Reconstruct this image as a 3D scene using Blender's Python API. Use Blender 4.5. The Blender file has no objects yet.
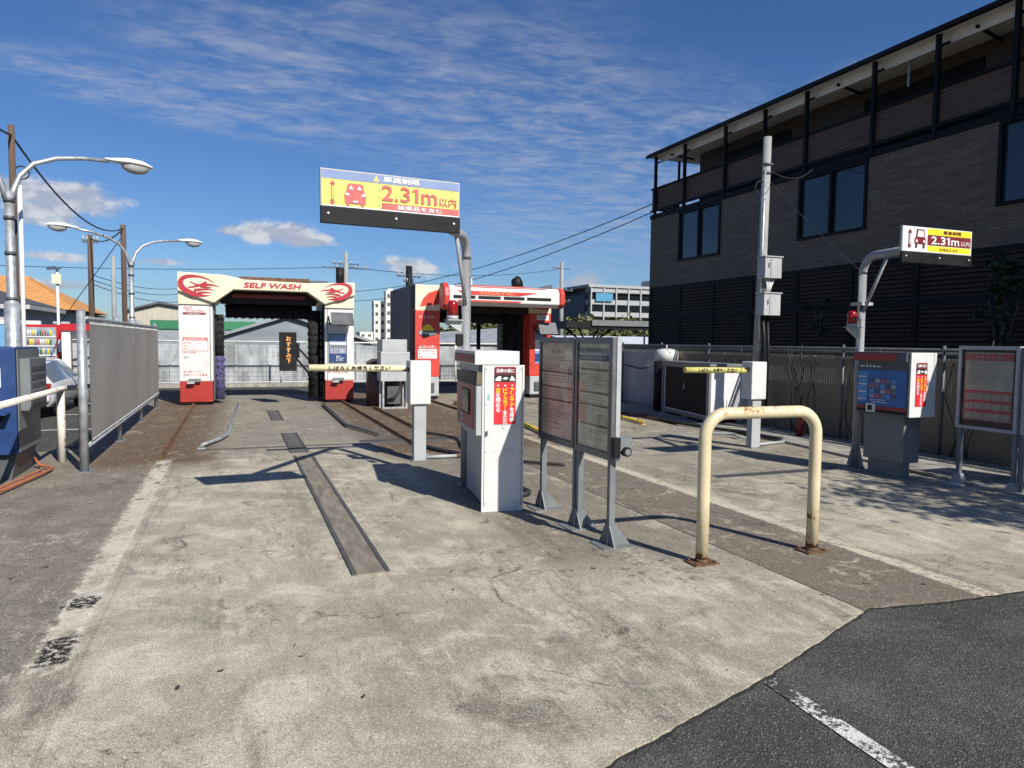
import bpy, bmesh, math, random
from mathutils import Vector, Matrix
random.seed(7)
S=bpy.context.scene; COL=S.collection
# ------------------------------------------------------------------ camera
F=710.;H=1.55;YAW=math.atan(277/710.);PITCH=math.atan(42.7/F);ROLL=0.012
fwd=Vector((math.sin(YAW)*math.cos(PITCH),math.cos(YAW)*math.cos(PITCH),-math.sin(PITCH)))
right=Vector((math.cos(YAW),-math.sin(YAW),0)); up=right.cross(fwd)
CR=right*math.cos(ROLL)+up*math.sin(ROLL); CU=-right*math.sin(ROLL)+up*math.cos(ROLL)
cam=bpy.data.cameras.new('camera'); camo=bpy.data.objects.new('camera',cam); COL.objects.link(camo)
m=Matrix((CR,CU,-fwd)).transposed().to_4x4(); m.translation=Vector((0,0,H)); camo.matrix_world=m
cam.sensor_width=36; cam.lens=F/1024*36; cam.clip_end=6000; cam.clip_start=.05; S.camera=camo
def ray(x,y): return fwd+CR*((x-512)/F)-CU*((y-384)/F)
def W(x,y,Y):                       # point on the plane at distance Y up the lanes
    d=ray(x,y); return Vector((0,0,H))+d*(Y/d.y)
def G(x,y,z=0):
    d=ray(x,y); return Vector((0,0,H))+d*((z-H)/d.z)
# ------------------------------------------------------------------ materials
def nn(nt,t,**k):
    n=nt.nodes.new(t)
    for a,b in k.items(): setattr(n,a,b)
    return n
def math_(nt,op,a,b=None,c=None,clamp=False):
    n=nn(nt,'ShaderNodeMath',operation=op); n.use_clamp=clamp
    for i,v in enumerate((a,b,c)):
        if v is None: continue
        if isinstance(v,(int,float)): n.inputs[i].default_value=v
        else: nt.links.new(v,n.inputs[i])
    return n.outputs[0]
def mixc(nt,f,a,b,mode='MIX'):
    n=nn(nt,'ShaderNodeMix',data_type='RGBA',blend_type=mode)
    for s,v in ((n.inputs[0],f),(n.inputs[6],a),(n.inputs[7],b)):
        if isinstance(v,(int,float)): s.default_value=v
        elif isinstance(v,tuple): s.default_value=(*v[:3],1)
        else: nt.links.new(v,s)
    return n.outputs[2]
def noise(nt,vec,scale,detail=4,rough=.55,dist=0):
    n=nn(nt,'ShaderNodeTexNoise'); n.inputs['Scale'].default_value=scale; n.inputs['Detail'].default_value=detail
    n.inputs['Roughness'].default_value=rough; n.inputs['Distortion'].default_value=dist
    if vec is not None: nt.links.new(vec,n.inputs['Vector'])
    return n.outputs['Fac']
def ramp(nt,f,lo,hi,a=0.,b=1.):
    n=nn(nt,'ShaderNodeMapRange',interpolation_type='SMOOTHSTEP'); nt.links.new(f,n.inputs[0])
    for i,v in enumerate((lo,hi,a,b)): n.inputs[i+1].default_value=v
    return n.outputs[0]
def base_mat(name,rough=.6,metal=0.,spec=.5):
    m=bpy.data.materials.new(name); m.use_nodes=True; nt=m.node_tree
    b=nt.nodes['Principled BSDF']; b.inputs['Roughness'].default_value=rough; b.inputs['Metallic'].default_value=metal
    b.inputs['Specular IOR Level'].default_value=spec
    tc=nn(nt,'ShaderNodeTexCoord'); return m,nt,b,tc.outputs['Object']
MATS={}
def M(name,rgb=None,rough=.55,metal=0.,var=.18,scale=6,bump=0.,bs=60,rust=0.,dirt=0.,emit=0,spec=.5,stretch=None,rustc=(.16,.055,.02)):
    if name in MATS: return MATS[name]
    m,nt,b,oc=base_mat(name,rough,metal,spec); vec=oc
    if stretch:
        mp=nn(nt,'ShaderNodeMapping'); mp.inputs['Scale'].default_value=stretch; nt.links.new(oc,mp.inputs[0]); vec=mp.outputs[0]
    f=noise(nt,vec,scale,5)
    lo=tuple(c*(1-var) for c in rgb); hi=tuple(min(1,c*(1+var)) for c in rgb)
    c=mixc(nt,ramp(nt,f,.3,.7),lo,hi)
    if dirt:
        d=ramp(nt,noise(nt,vec,scale*2.3,8,.7),.52,.72,0,dirt); c=mixc(nt,d,c,(.12,.1,.075))
    if rust:
        d=ramp(nt,noise(nt,vec,scale*1.7,7,.65,.5),1-.5*rust-.22,1-.5*rust-.18); c=mixc(nt,d,c,rustc)
    nt.links.new(c,b.inputs['Base Color'])
    r=math_(nt,'MULTIPLY_ADD',f,.25,rough-.12,True); nt.links.new(r,b.inputs['Roughness'])
    if bump:
        bn=nn(nt,'ShaderNodeBump'); bn.inputs['Strength'].default_value=bump; bn.inputs['Distance'].default_value=.01
        nt.links.new(noise(nt,vec,bs,4),bn.inputs['Height']); nt.links.new(bn.outputs[0],b.inputs['Normal'])
    if emit:
        nt.links.new(c,b.inputs['Emission Color']); b.inputs['Emission Strength'].default_value=emit
    MATS[name]=m; return m
white=M('white_paint',(.60,.60,.57),.45,var=.05,scale=2,dirt=.25)
cream=M('cream_paint',(.66,.59,.43),.5,var=.06,scale=2,dirt=.2)
pipe_cream=M('pipe_cream_paint',(.62,.52,.32),.4,var=.08,scale=5,rust=.42,rustc=(.22,.08,.02),bump=.15,bs=30)
ltgrey=M('light_grey_metal',(.36,.37,.37),.5,var=.08,scale=3,dirt=.2)
grey=M('grey_metal',(.15,.163,.165),.5,.0,var=.1,scale=4,dirt=.25)
dkgrey=M('dark_grey_metal',(.075,.08,.085),.45,var=.2,scale=4)
galv=M('galvanised_steel',(.42,.44,.45),.42,.55,var=.2,scale=9,dirt=.25)
black=M('black_plastic',(.010,.010,.011),.55,var=.3,spec=.22)
blackm=M('black_painted_metal',(.012,.012,.013),.5,var=.3,spec=.25)
red=M('red_paint',(.33,.028,.022),.4,var=.1,scale=3,dirt=.15)
redl=M('bright_red_panel',(.52,.05,.035),.4,var=.08,scale=3,dirt=.1)
dkred=M('dark_red_panel',(.22,.03,.03),.5,var=.2,dirt=.3)
sred=M('sticker_red',(.65,.02,.03),.5,var=.04)
fred=M('faded_sign_red',(.50,.11,.10),.6,var=.12,scale=14)
syel=M('faded_sign_yellow',(.78,.60,.13),.55,var=.05)
syel2=M('sign_yellow',(.75,.66,.02),.5,var=.05)
sblue=M('faded_sign_blue',(.20,.27,.45),.6,var=.12)
maroon=M('sign_maroon',(.16,.01,.015),.5,var=.1)
swhite=M('sticker_white',(.70,.70,.68),.5,var=.03)
sblack=M('sticker_black',(.015,.015,.015),.5)
syell=M('sticker_yellow',(.85,.6,.02),.5,var=.04)
blue=M('blue_paint',(.014,.045,.15),.45,var=.12,scale=3,dirt=.2)
rusty=M('rusty_steel',(.13,.07,.035),.8,.2,var=.4,scale=12,dirt=.6,bump=.4)
rubber=M('black_rubber',(.02,.02,.02),.6)
glass_red=M('red_lens',(.26,.006,.008),.12,var=.1)
glassd=M('dark_window_glass',(.028,.042,.055),.06,.0,var=.2,scale=.6,spec=.6)
# ------------------------------------------------------------------ mesh builder
def root_loc(p):
    while p.parent is not None: p=p.parent
    return Vector(p.location)
class MB:
    def __init__(s): s.v=[];s.f=[];s.mi=[];s.sm=[];s.mats=[]
    def _m(s,m):
        if m not in s.mats: s.mats.append(m)
        return s.mats.index(m)
    def add(s,vs,fs,m,smooth=False):
        o=len(s.v); s.v+= [Vector(v) for v in vs]; k=s._m(m)
        for f in fs: s.f.append([o+i for i in f]); s.mi.append(k); s.sm.append(smooth)
    def box(s,a,b,m,R=None,c=None):
        (x0,y0,z0),(x1,y1,z1)=a,b
        vs=[Vector(p) for p in ((x0,y0,z0),(x1,y0,z0),(x1,y1,z0),(x0,y1,z0),(x0,y0,z1),(x1,y0,z1),(x1,y1,z1),(x0,y1,z1))]
        if R is not None:
            c=Vector(c) if c is not None else Vector(a)
            vs=[c+R@(v-c) for v in vs]
        s.add(vs,[(3,2,1,0),(4,5,6,7),(0,1,5,4),(1,2,6,5),(2,3,7,6),(3,0,4,7)],m); return s
    def bar(s,p,q,w,h,m):           # box along p-q
        p=Vector(p);q=Vector(q); d=(q-p).normalized()
        u=Vector((0,0,1)) if abs(d.z)<.95 else Vector((0,1,0))
        r=d.cross(u).normalized()*w/2; t=r.cross(d).normalized()*h/2
        vs=[p-r-t,p+r-t,p+r+t,p-r+t,q-r-t,q+r-t,q+r+t,q-r+t]
        s.add(vs,[(3,2,1,0),(4,5,6,7),(0,1,5,4),(1,2,6,5),(2,3,7,6),(3,0,4,7)],m); return s
    def tube(s,pts,r,m,n=12,caps=True):
        pts=[Vector(p) for p in pts]; rs=r if isinstance(r,(list,tuple)) else [r]*len(pts)
        o=len(s.v); vs=[]; prev=None
        for i,p in enumerate(pts):
            d=(pts[min(i+1,len(pts)-1)]-pts[max(i-1,0)]).normalized()
            if prev is None:
                a=Vector((0,0,1)) if abs(d.z)<.9 else Vector((1,0,0)); u=d.cross(a).normalized()
            else: u=(prev-d*prev.dot(d)).normalized()
            prev=u; w=d.cross(u)
            for k in range(n):
                t=2*math.pi*k/n; vs.append(p+(u*math.cos(t)+w*math.sin(t))*rs[i])
        fs=[]
        for i in range(len(pts)-1):
            for k in range(n):
                fs.append((i*n+k,i*n+(k+1)%n,(i+1)*n+(k+1)%n,(i+1)*n+k))
        s.add(vs,fs,m,True)
        if caps:
            s.add(vs[:n],[tuple(range(n))[::-1]],m); s.add(vs[-n:],[tuple(range(n))],m)
        return s
    def cyl(s,p,r,z0,z1,m,n=20): return s.tube([(p[0],p[1],z0),(p[0],p[1],z1)],r,m,n)
    def prism(s,poly,d,m,m2=None):    # planar polygon (3D points) extruded by vector d
        poly=[Vector(p) for p in poly]; d=Vector(d); n=len(poly)
        s.add(poly,[tuple(range(n))],m); s.add([p+d for p in poly],[tuple(range(n))[::-1]],m2 or m)
        s.add(poly+[p+d for p in poly],[(i,i+n,(i+1)%n+n,(i+1)%n) for i in range(n)],m2 or m); return s
    def quad(s,a,b,c,d,m): s.add([a,b,c,d],[(0,1,2,3)],m); return s
    def build(s,name,parent=None,loc=None,bevel=0,seg=2):
        base=root_loc(parent) if parent else Vector(loc or (0,0,0))
        me=bpy.data.meshes.new(name); me.from_pydata([v-base for v in s.v],[],s.f)
        for mm in s.mats: me.materials.append(mm)
        me.polygons.foreach_set('material_index',s.mi); me.polygons.foreach_set('use_smooth',s.sm)
        bm=bmesh.new(); bm.from_mesh(me); bmesh.ops.remove_doubles(bm,verts=bm.verts,dist=.0002)
        if bevel>0: bmesh.ops.recalc_face_normals(bm,faces=bm.faces)
        bm.to_mesh(me); bm.free(); me.update()
        o=bpy.data.objects.new(name,me); COL.objects.link(o)
        if parent: o.parent=parent
        else: o.location=base
        if bevel:
            b=o.modifiers.new('bevel','BEVEL'); b.width=bevel; b.segments=seg; b.limit_method='ANGLE'; b.angle_limit=math.radians(50)
        return o
def tag(o,label,cat,group=None):
    o['label']=label; o['category']=cat
    if group: o['group']=group
    return o
def thing(name,label,cat,loc,group=None):
    o=bpy.data.objects.new(name,None); COL.objects.link(o); o.location=loc; o.empty_display_size=.1
    return tag(o,label,cat,group)
def struct(o): o['kind']='structure'; return o
# text: returns triangulated outlines fitted in a box
DG=None
_tc={}
def glyphs(t):
    if t in _tc: return _tc[t]
    cu=bpy.data.curves.new('t','FONT'); cu.body=t; cu.resolution_u=3
    o=bpy.data.objects.new('t',cu); COL.objects.link(o); bpy.context.view_layer.update()
    me=bpy.data.meshes.new_from_object(o.evaluated_get(bpy.context.evaluated_depsgraph_get()))
    vs=[tuple(v.co) for v in me.vertices]; fs=[tuple(p.vertices) for p in me.polygons]
    bpy.data.objects.remove(o); bpy.data.curves.remove(cu); bpy.data.meshes.remove(me)
    _tc[t]=(vs,fs); return vs,fs
def text(mb,t,o,r,u,w,h,m,off=.003,bold=0,slant=0):     # fits t into w x h from lower-left corner o
    vs,fs=glyphs(t)
    if not vs: return
    x0=min(v[0] for v in vs);x1=max(v[0] for v in vs);y0=min(v[1] for v in vs);y1=max(v[1] for v in vs)
    o=Vector(o);r=Vector(r).normalized();u=Vector(u).normalized();n=r.cross(u)
    for k,(dx,dy) in enumerate(((0,0),(bold,0),(-bold,0),(0,bold),(0,-bold)) if bold else ((0,0),)):
        mb.add([o+r*((v[0]-x0)/(x1-x0)*w+dx+slant*(v[1]-y0)/(y1-y0)*h)+u*((v[1]-y0)/(y1-y0)*h+dy)+n*(off+k*.0003) for v in vs],fs,m)
def number(mb,o,w,h,m,off,bold):     # 2.31m
    o=Vector(o); text(mb,'2.3',o,X_,Z_,w*.50,h,m,off,bold)
    mb.add([o+Vector((w*a,-off,h*b)) for a,b in ((.60,0),(.66,0),(.66,1),(.615,1),(.545,.86),(.545,.74),(.60,.80))],[(0,1,2,3,6),(3,4,5,6)],m)
    text(mb,'m',o+X_*w*.72,X_,Z_,w*.28,h*.70,m,off,bold)
def vtext(mb,t,o,r,u,s,m,off=.003,colors=None,pitch=1.12,bold=0): # vertical column; o = top-left
    o=Vector(o);r=Vector(r).normalized();u=Vector(u).normalized()
    for i,ch in enumerate(t):
        mm=colors[i] if colors else m
        if ch=='ー':
            panel(mb,o+r*s*.43-u*(i*s*pitch+s),r,u,s*.13,s,mm,off); continue
        if ch=='・':
            panel(mb,o+r*s*.32-u*(i*s*pitch+s*.7),r,u,s*.36,s*.36,mm,off); continue
        text(mb,ch,o-u*(i*s*pitch+s),r,u,s,s,mm,off,bold)
def panel(mb,o,r,u,w,h,m,off=.002):
    o=Vector(o);r=Vector(r).normalized();u=Vector(u).normalized();n=r.cross(u)*off; r=r*w;u=u*h
    mb.quad(o+n,o+r+n,o+r+u+n,o+u+n,m)
def rpanel(mb,o,r,u,w,h,rad,m,off=.002):
    o=Vector(o);r=Vector(r).normalized();u=Vector(u).normalized();n=r.cross(u)*off; pts=[]
    for cx,cy,a0 in ((w-rad,h-rad,0),(rad,h-rad,90),(rad,rad,180),(w-rad,rad,270)):
        for k in range(5):
            a=math.radians(a0+k*22.5); pts.append(o+n+r*(cx+rad*math.cos(a))+u*(cy+rad*math.sin(a)))
    mb.add(pts,[tuple(range(len(pts)))],m)
def fine(mb,o,r,u,w,h,rows,m,seed=0,off=.003,fill=.5):   # rows of tiny illegible print
    rd=random.Random(seed); o=Vector(o);r_=Vector(r).normalized();u_=Vector(u).normalized()
    for i in range(rows):
        if rd.random()<.12: continue
        y=h*(i+.25)/rows; x=w*rd.choice((0,0,.05)); end=w*rd.uniform(.45,1)
        while x<end:
            l=min(rd.uniform(.3,1.6)*h/rows*fill*2,end-x)
            if l>.001: panel(mb,o+r_*x+u_*y,r_,u_,l,h/rows*fill*rd.uniform(.6,1),m,off)
            x+=l+h/rows*.35
def arc(c,r,a0,a1,ax,ay,n=8):
    c=Vector(c);ax=Vector(ax);ay=Vector(ay)
    return [c+ax*(r*math.cos(a0+(a1-a0)*k/n))+ay*(r*math.sin(a0+(a1-a0)*k/n)) for k in range(n+1)]
def copy_tree(o,parent=None):
    c=o.copy(); COL.objects.link(c)
    if parent is not None: c.parent=parent
    for ch in list(o.children): copy_tree(ch,c)
    return c
X_=Vector((1,0,0));Y_=Vector((0,1,0));Z_=Vector((0,0,1))
# ------------------------------------------------------------------ ground materials
def sep(nt,oc):
    s=nn(nt,'ShaderNodeSeparateXYZ'); nt.links.new(oc,s.inputs[0]); return s.outputs
def asphalt_mat():
    m,nt,b,oc=base_mat('asphalt',.85)
    n1=noise(nt,oc,.35,5); n2=noise(nt,oc,110,3,.6)
    vo=nn(nt,'ShaderNodeTexVoronoi'); vo.inputs['Scale'].default_value=130; nt.links.new(oc,vo.inputs['Vector'])
    c=mixc(nt,ramp(nt,n1,.3,.7),(.036,.034,.029),(.060,.057,.049))
    c=mixc(nt,ramp(nt,noise(nt,oc,2.2,6,.7),.45,.7,0,.5),c,(.13,.125,.11))
    hs=nn(nt,'ShaderNodeSeparateColor'); nt.links.new(vo.outputs['Color'],hs.inputs[0])
    c=mixc(nt,ramp(nt,hs.outputs[0],.78,.95,0,.6),c,(.19,.18,.15))
    c=mixc(nt,ramp(nt,hs.outputs[1],.7,.95,0,.7),c,(.012,.012,.012))
    nt.links.new(c,b.inputs['Base Color'])
    bn=nn(nt,'ShaderNodeBump'); bn.inputs['Strength'].default_value=.9; bn.inputs['Distance'].default_value=.006
    nt.links.new(vo.outputs['Distance'],bn.inputs['Height']); nt.links.new(bn.outputs[0],b.inputs['Normal'])
    return m
asph=asphalt_mat()
def concrete_mat():
    m,nt,b,oc=base_mat('worn_concrete',.85,spec=.3); x,y,z=sep(nt,oc)
    big=noise(nt,oc,.55,6,.6,.4); mid=noise(nt,oc,2.6,8,.68,.6); fn=noise(nt,oc,16,8,.75); vf=noise(nt,oc,140,3,.7)
    mpn=nn(nt,'ShaderNodeMapping'); mpn.inputs['Scale'].default_value=(2.2,.35,1); nt.links.new(oc,mpn.inputs[0])
    streak=noise(nt,mpn.outputs[0],1.3,7,.65,.3)
    c=mixc(nt,ramp(nt,big,.35,.65),(.31,.30,.25),(.41,.392,.33))
    c=mixc(nt,ramp(nt,mid,.42,.68,0,.8),c,(.53,.505,.425))
    c=mixc(nt,ramp(nt,streak,.5,.75,0,.65),c,(.17,.158,.13))
    c=mixc(nt,ramp(nt,fn,.55,.75,0,.45),c,(.16,.15,.125))
    edge=math_(nt,'MULTIPLY_ADD',mid,.55,-.275); edge2=math_(nt,'MULTIPLY_ADD',fn,.16,-.08)
    wob=math_(nt,'ADD',edge,edge2)
    def band(v,lo,hi,s=.12,w=wob,k=1.):
        vv=math_(nt,'ADD',v,w) if w is not None else v
        a=ramp(nt,vv,lo-s,lo+s); bb=ramp(nt,vv,hi-s,hi+s,1,0); return math_(nt,'MULTIPLY',math_(nt,'MULTIPLY',a,bb),k)
    def mul(a,bb): return math_(nt,'MULTIPLY',a,bb)
    # darker, dirtier strip on the far left
    c=mixc(nt,band(x,-9,-.93,.06,edge2,.72),c,mixc(nt,mid,(.10,.092,.078),(.24,.225,.19)))
    # rust-brown ground by the left rail and between the bays
    c=mixc(nt,mul(band(x,-1.7,-.25,.25),band(y,9.4,22,.5)),c,mixc(nt,mid,(.10,.062,.035),(.21,.155,.10)),)
    c=mixc(nt,mul(band(x,1.85,4.6,.25),band(y,9.2,22,.6)),c,mixc(nt,mid,(.085,.055,.03),(.22,.17,.115)))
    c=mixc(nt,mul(band(x,-.6,2.2,.3),band(y,10.4,22,.9,wob,.55)),c,mixc(nt,streak,(.10,.094,.08),(.26,.245,.21)))
    # grey-brown patch with the pipe guard, and the second lane beyond
    c=mixc(nt,mul(band(x,3.42,4.32,.015,edge2),band(y,2,9.5,.5)),c,mixc(nt,fn,(.15,.135,.108),(.26,.235,.19)))
    c=mixc(nt,mul(band(x,2.0,3.42,.25),band(y,4.2,9.2,.5,wob,.7)),c,mixc(nt,fn,(.11,.10,.08),(.25,.23,.19)))
    c=mixc(nt,mul(band(x,4.5,8.4,.3,wob,.45),band(y,6.5,22,.8)),c,mixc(nt,mid,(.12,.11,.092),(.26,.245,.21)))
    # dark blotches worn into the surface
    bl=noise(nt,oc,1.15,9,.72,.8); c=mixc(nt,ramp(nt,bl,.57,.66,0,.5),c,(.115,.105,.085))
    wl=noise(nt,oc,3.6,9,.75,1.2); wm=noise(nt,oc,.9,3,.5)
    c=mixc(nt,mul(ramp(nt,wl,.54,.62),ramp(nt,wm,.45,.62,0,.5)),c,(.56,.535,.45))
    s5=nn(nt,'ShaderNodeMapping'); s5.inputs['Rotation'].default_value=(0,0,.25); s5.inputs['Scale'].default_value=(5,1.1,1); nt.links.new(oc,s5.inputs[0])
    sn=noise(nt,s5.outputs[0],3.2,10,.8,.7); c=mixc(nt,mul(ramp(nt,sn,.50,.62),ramp(nt,noise(nt,oc,.8,4,.6,1.),.42,.6,0,.55)),c,(.20,.188,.16))
    c=mixc(nt,mul(ramp(nt,sn,.47,.36),ramp(nt,noise(nt,oc,1.0,4,.6,2.),.45,.6,0,.6)),c,(.56,.53,.45))
    dm=noise(nt,oc,5.2,10,.78,1.5); dn=noise(nt,oc,.7,3,.5,.5)
    c=mixc(nt,mul(ramp(nt,dm,.54,.62),ramp(nt,dn,.48,.62,0,.8)),c,(.12,.108,.088))
    # old repair strip (light mortar, broken edges)
    st=mul(band(x,-.905,-.765,.012,math_(nt,'MULTIPLY_ADD',fn,.09,-.045)),band(y,3.75,9.9,.03))
    c=mixc(nt,mul(st,ramp(nt,math_(nt,'ADD',math_(nt,'MULTIPLY',mid,.6),math_(nt,'MULTIPLY',fn,.4)),.39,.53,0,.85)),c,(.51,.495,.43))
    se=math_(nt,'MAXIMUM',band(x,-.925,-.895,.01,edge2),band(x,-.775,-.745,.01,edge2))
    c=mixc(nt,mul(mul(se,band(y,3.75,9.9,.03)),ramp(nt,fn,.45,.6,0,.8)),c,(.62,.6,.52))
    ch=ramp(nt,noise(nt,oc,30,5,.7),.43,.49)
    dk=math_(nt,'MAXIMUM',band(y,3.82,4.15,.02,edge2),band(y,4.58,4.78,.02,edge2))
    dk=math_(nt,'MAXIMUM',dk,mul(band(y,6.2,9.8,.3),ramp(nt,mid,.56,.6)))
    c=mixc(nt,mul(mul(st,dk),ch),c,(.025,.023,.02))
    # light broken seam of the second lane
    s2=mul(band(x,4.33,4.47,.02,math_(nt,'MULTIPLY_ADD',fn,.12,-.06)),band(y,1,13,.3))
    c=mixc(nt,mul(s2,ramp(nt,fn,.38,.56)),c,(.50,.47,.39))
    s3=mul(band(x,2.62,2.78,.05),band(y,3.6,4.6,.2)); c=mixc(nt,mul(s3,ramp(nt,fn,.45,.6)),c,(.48,.45,.38))
    # joints and cracks
    def line(v,p,w,k,wv=edge2):
        d=math_(nt,'ABSOLUTE',math_(nt,'SUBTRACT',math_(nt,'MULTIPLY_ADD',wv,.12,v) if wv is not None else v,p)); return ramp(nt,d,w*.5,w,k,0)
    c=mixc(nt,mul(line(x,3.42,.010,.9),band(y,2,9,.1,None)),c,(.03,.028,.022))
    c=mixc(nt,mul(line(x,-.70,.01,.18),band(y,2,12,.1,None)),c,(.08,.075,.06))
    c=mixc(nt,mul(line(y,10.2,.012,.6),band(x,-.6,4,.1,None)),c,(.05,.045,.04))
    vo=nn(nt,'ShaderNodeTexVoronoi',feature='DISTANCE_TO_EDGE'); vo.inputs['Scale'].default_value=.62
    wv=nn(nt,'ShaderNodeMix',data_type='VECTOR'); wv.inputs[0].default_value=.10
    nz=nn(nt,'ShaderNodeTexNoise'); nz.inputs['Scale'].default_value=3; nz.inputs['Detail'].default_value=6; nt.links.new(oc,nz.inputs['Vector'])
    nt.links.new(oc,wv.inputs[4]); nt.links.new(nz.outputs['Color'],wv.inputs[5]); nt.links.new(wv.outputs[1],vo.inputs['Vector'])
    ck=mul(ramp(nt,vo.outputs['Distance'],.001,.006,1,0),ramp(nt,noise(nt,oc,.8,3),.55,.62,0,.6))
    c=mixc(nt,ck,c,(.07,.062,.05))
    # speckle, grit, pits
    c=mixc(nt,1.0,c,(1.20,1.165,1.09),'MULTIPLY')
    c=mixc(nt,ramp(nt,vf,.35,.65,0,.5),mixc(nt,.5,c,(.05,.048,.04)),c)
    sp=noise(nt,oc,9,2,.5); c=mixc(nt,ramp(nt,sp,.735,.75,0,.85),c,(.03,.027,.022))
    vo2=nn(nt,'ShaderNodeTexVoronoi'); vo2.inputs['Scale'].default_value=210; nt.links.new(oc,vo2.inputs['Vector'])
    sc=nn(nt,'ShaderNodeSeparateColor'); nt.links.new(vo2.outputs['Color'],sc.inputs[0])
    c=mixc(nt,ramp(nt,sc.outputs[0],.8,.95,0,.4),c,(.06,.055,.045)); c=mixc(nt,ramp(nt,sc.outputs[1],.85,.95,0,.35),c,(.6,.57,.5))
    gm=nn(nt,'ShaderNodeGamma'); gm.inputs[1].default_value=1.55; nt.links.new(c,gm.inputs[0])
    c=mixc(nt,1.0,gm.outputs[0],(2.16,2.18,2.40),'MULTIPLY'); c=mixc(nt,1.0,c,(.66,.65,.61),'DARKEN')
    nt.links.new(c,b.inputs['Base Color'])
    h=math_(nt,'ADD',math_(nt,'MULTIPLY',fn,.6),math_(nt,'ADD',math_(nt,'MULTIPLY',vf,.4),math_(nt,'MULTIPLY',ck,-.8)))
    h=math_(nt,'ADD',h,math_(nt,'MULTIPLY',mul(st,dk),-.6))
    bn=nn(nt,'ShaderNodeBump'); bn.inputs['Strength'].default_value=.55; bn.inputs['Distance'].default_value=.008
    nt.links.new(h,bn.inputs['Height']); nt.links.new(bn.outputs[0],b.inputs['Normal'])
    return m
conc=concrete_mat()
g=MB(); g.quad((-900,-300,-.012),(900,-300,-.012),(900,2500,-.012),(-900,2500,-.012),asph); struct(g.build('ground'))
rd=random.Random(3)
edge=[(-6,-.4),(-2,1.05),(1.22,2.21),(2.35,2.60),(3.49,3.07),(4.0,3.0),(4.69,2.96),(9.2,2.7)]
ep=[]
for (x0,y0),(x1,y1) in zip(edge,edge[1:]):
    n=max(2,int(math.hypot(x1-x0,y1-y0)/.05))
    for k in range(n): ep.append((x0+(x1-x0)*k/n+rd.uniform(-.006,.006),y0+(y1-y0)*k/n+rd.uniform(-.006,.006)))
ep.append(edge[-1])
g=MB(); top=[(x,y,0) for x,y in ep]+[(9.2,20.6,0),(-2.0,20.6,0),(-2.0,11.2,0),(-2.75,10.9,0),(-6,10.9,0)]
n=len(top); g.add(top,[tuple(range(n))],conc); g.add([(x,y,0) for x,y in ep]+[(x,y,-.05) for x,y in ep],[(i+len(ep),i+1+len(ep),i+1,i) for i in range(len(ep)-1)],conc)
struct(g.build('concrete_pavement'))
# tar-filled gap along the edge of the slab
mt=M('crack_dirt',(.018,.017,.015),.9,var=.4,scale=30)
g=MB()
for i in range(30,len(ep)-1):
    (x0,y0),(x1,y1)=ep[i],ep[i+1]; a=rd.uniform(-.012,.006); b=rd.uniform(-.012,.006)
    g.quad((x0,y0-.02-a,-.008),(x1,y1-.02-a,-.008),(x1,y1+.002,-.008),(x0,y0+.002,-.008),mt)
struct(g.build('pavement_joint'))
def paint_mat(name,thr):
    m,nt,b,oc=base_mat(name,.8); f=noise(nt,oc,60,6,.75); f2=noise(nt,oc,5,4,.6)
    s=math_(nt,'ADD',math_(nt,'MULTIPLY',f,.55),math_(nt,'MULTIPLY',f2,.45))
    c=mixc(nt,ramp(nt,s,thr,thr+.05),(.045,.043,.04),mixc(nt,f,(.45,.44,.41),(.72,.71,.68))); nt.links.new(c,b.inputs['Base Color'])
    bn=nn(nt,'ShaderNodeBump'); bn.inputs['Strength'].default_value=.8; bn.inputs['Distance'].default_value=.006
    nt.links.new(noise(nt,oc,110,3),bn.inputs['Height']); nt.links.new(bn.outputs[0],b.inputs['Normal']); return m
pm=paint_mat('worn_road_paint',.49); pm2=paint_mat('road_paint',.40)
g=MB(); a=G(768,673,-.007);b=G(782,671,-.007);c=G(910,768,-.007);d=G(872,768,-.007)
a=Vector((2.27,2.52,-.007)); 
g.quad((2.19,.4,-.007),(2.30,.4,-.007),(2.345,2.56,-.007),(2.255,2.54,-.007),pm)
struct(g.build('road_marking'))
g=MB()
for Y in (13.6,16.2,18.8): g.quad((-7.5,Y,-.006),(-2.0,Y,-.006),(-2.0,Y+.09,-.006),(-7.5,Y+.09,-.006),pm2)
g.quad((-2.0,12.0,-.0055),(-1.92,12.0,-.0055),(-1.92,20,-.0055),(-2.0,20,-.0055),pm2)
struct(g.build('parking_lines'))
# raised concrete strip on the right, with channel
cm=M('kerb_concrete',(.27,.255,.215),.85,var=.3,scale=3,dirt=.7,bump=.5)
g=MB(); pa,pb=(7.3,3.9),(8.2,12.5)
g.prism([(7.42,4.0,.0),(8.06,8.9,.0),(8.3,14,.0),(8.42,18,.0),(9.15,18,.0),(9.15,4.0,.0)],(0,0,.035),cm)
struct(g.build('kerb'))
# steel plates let into the first lane
pl=M('floor_plate_steel',(.19,.165,.125),.8,.0,var=.3,scale=5,dirt=.5,stretch=(3,.6,1)); pe=M('plate_edge_steel',(.085,.08,.072),.6,.2,var=.2)
def plate(x0,x1,y0,y1,label,mm=pl):
    t=MB(); t.box((x0+.03,y0,.0),(x1-.03,y1,.008),mm); t.box((x0,y0,.0),(x0+.03,y1,.014),pe); t.box((x1-.03,y0,.0),(x1,y1,.014),pe)
    if mm is not pl:
        k=y0+.05
        while k<y1-.03: t.box((x0+.035,k,.008),(x1-.035,k+.012,.012),pe); k+=.05
    o=t.build('drain_cover',loc=((x0+x1)/2,y0,0)); tag(o,label,'drain cover','steel covers along the first lane')
plate(.70,.95,4.64,9.7,'long narrow steel plate let into the concrete, nearest the camera')
plate(.68,.93,10.0,12.1,'dark steel grating between the cross drain and the long floor plate',dkgrey)
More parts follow.
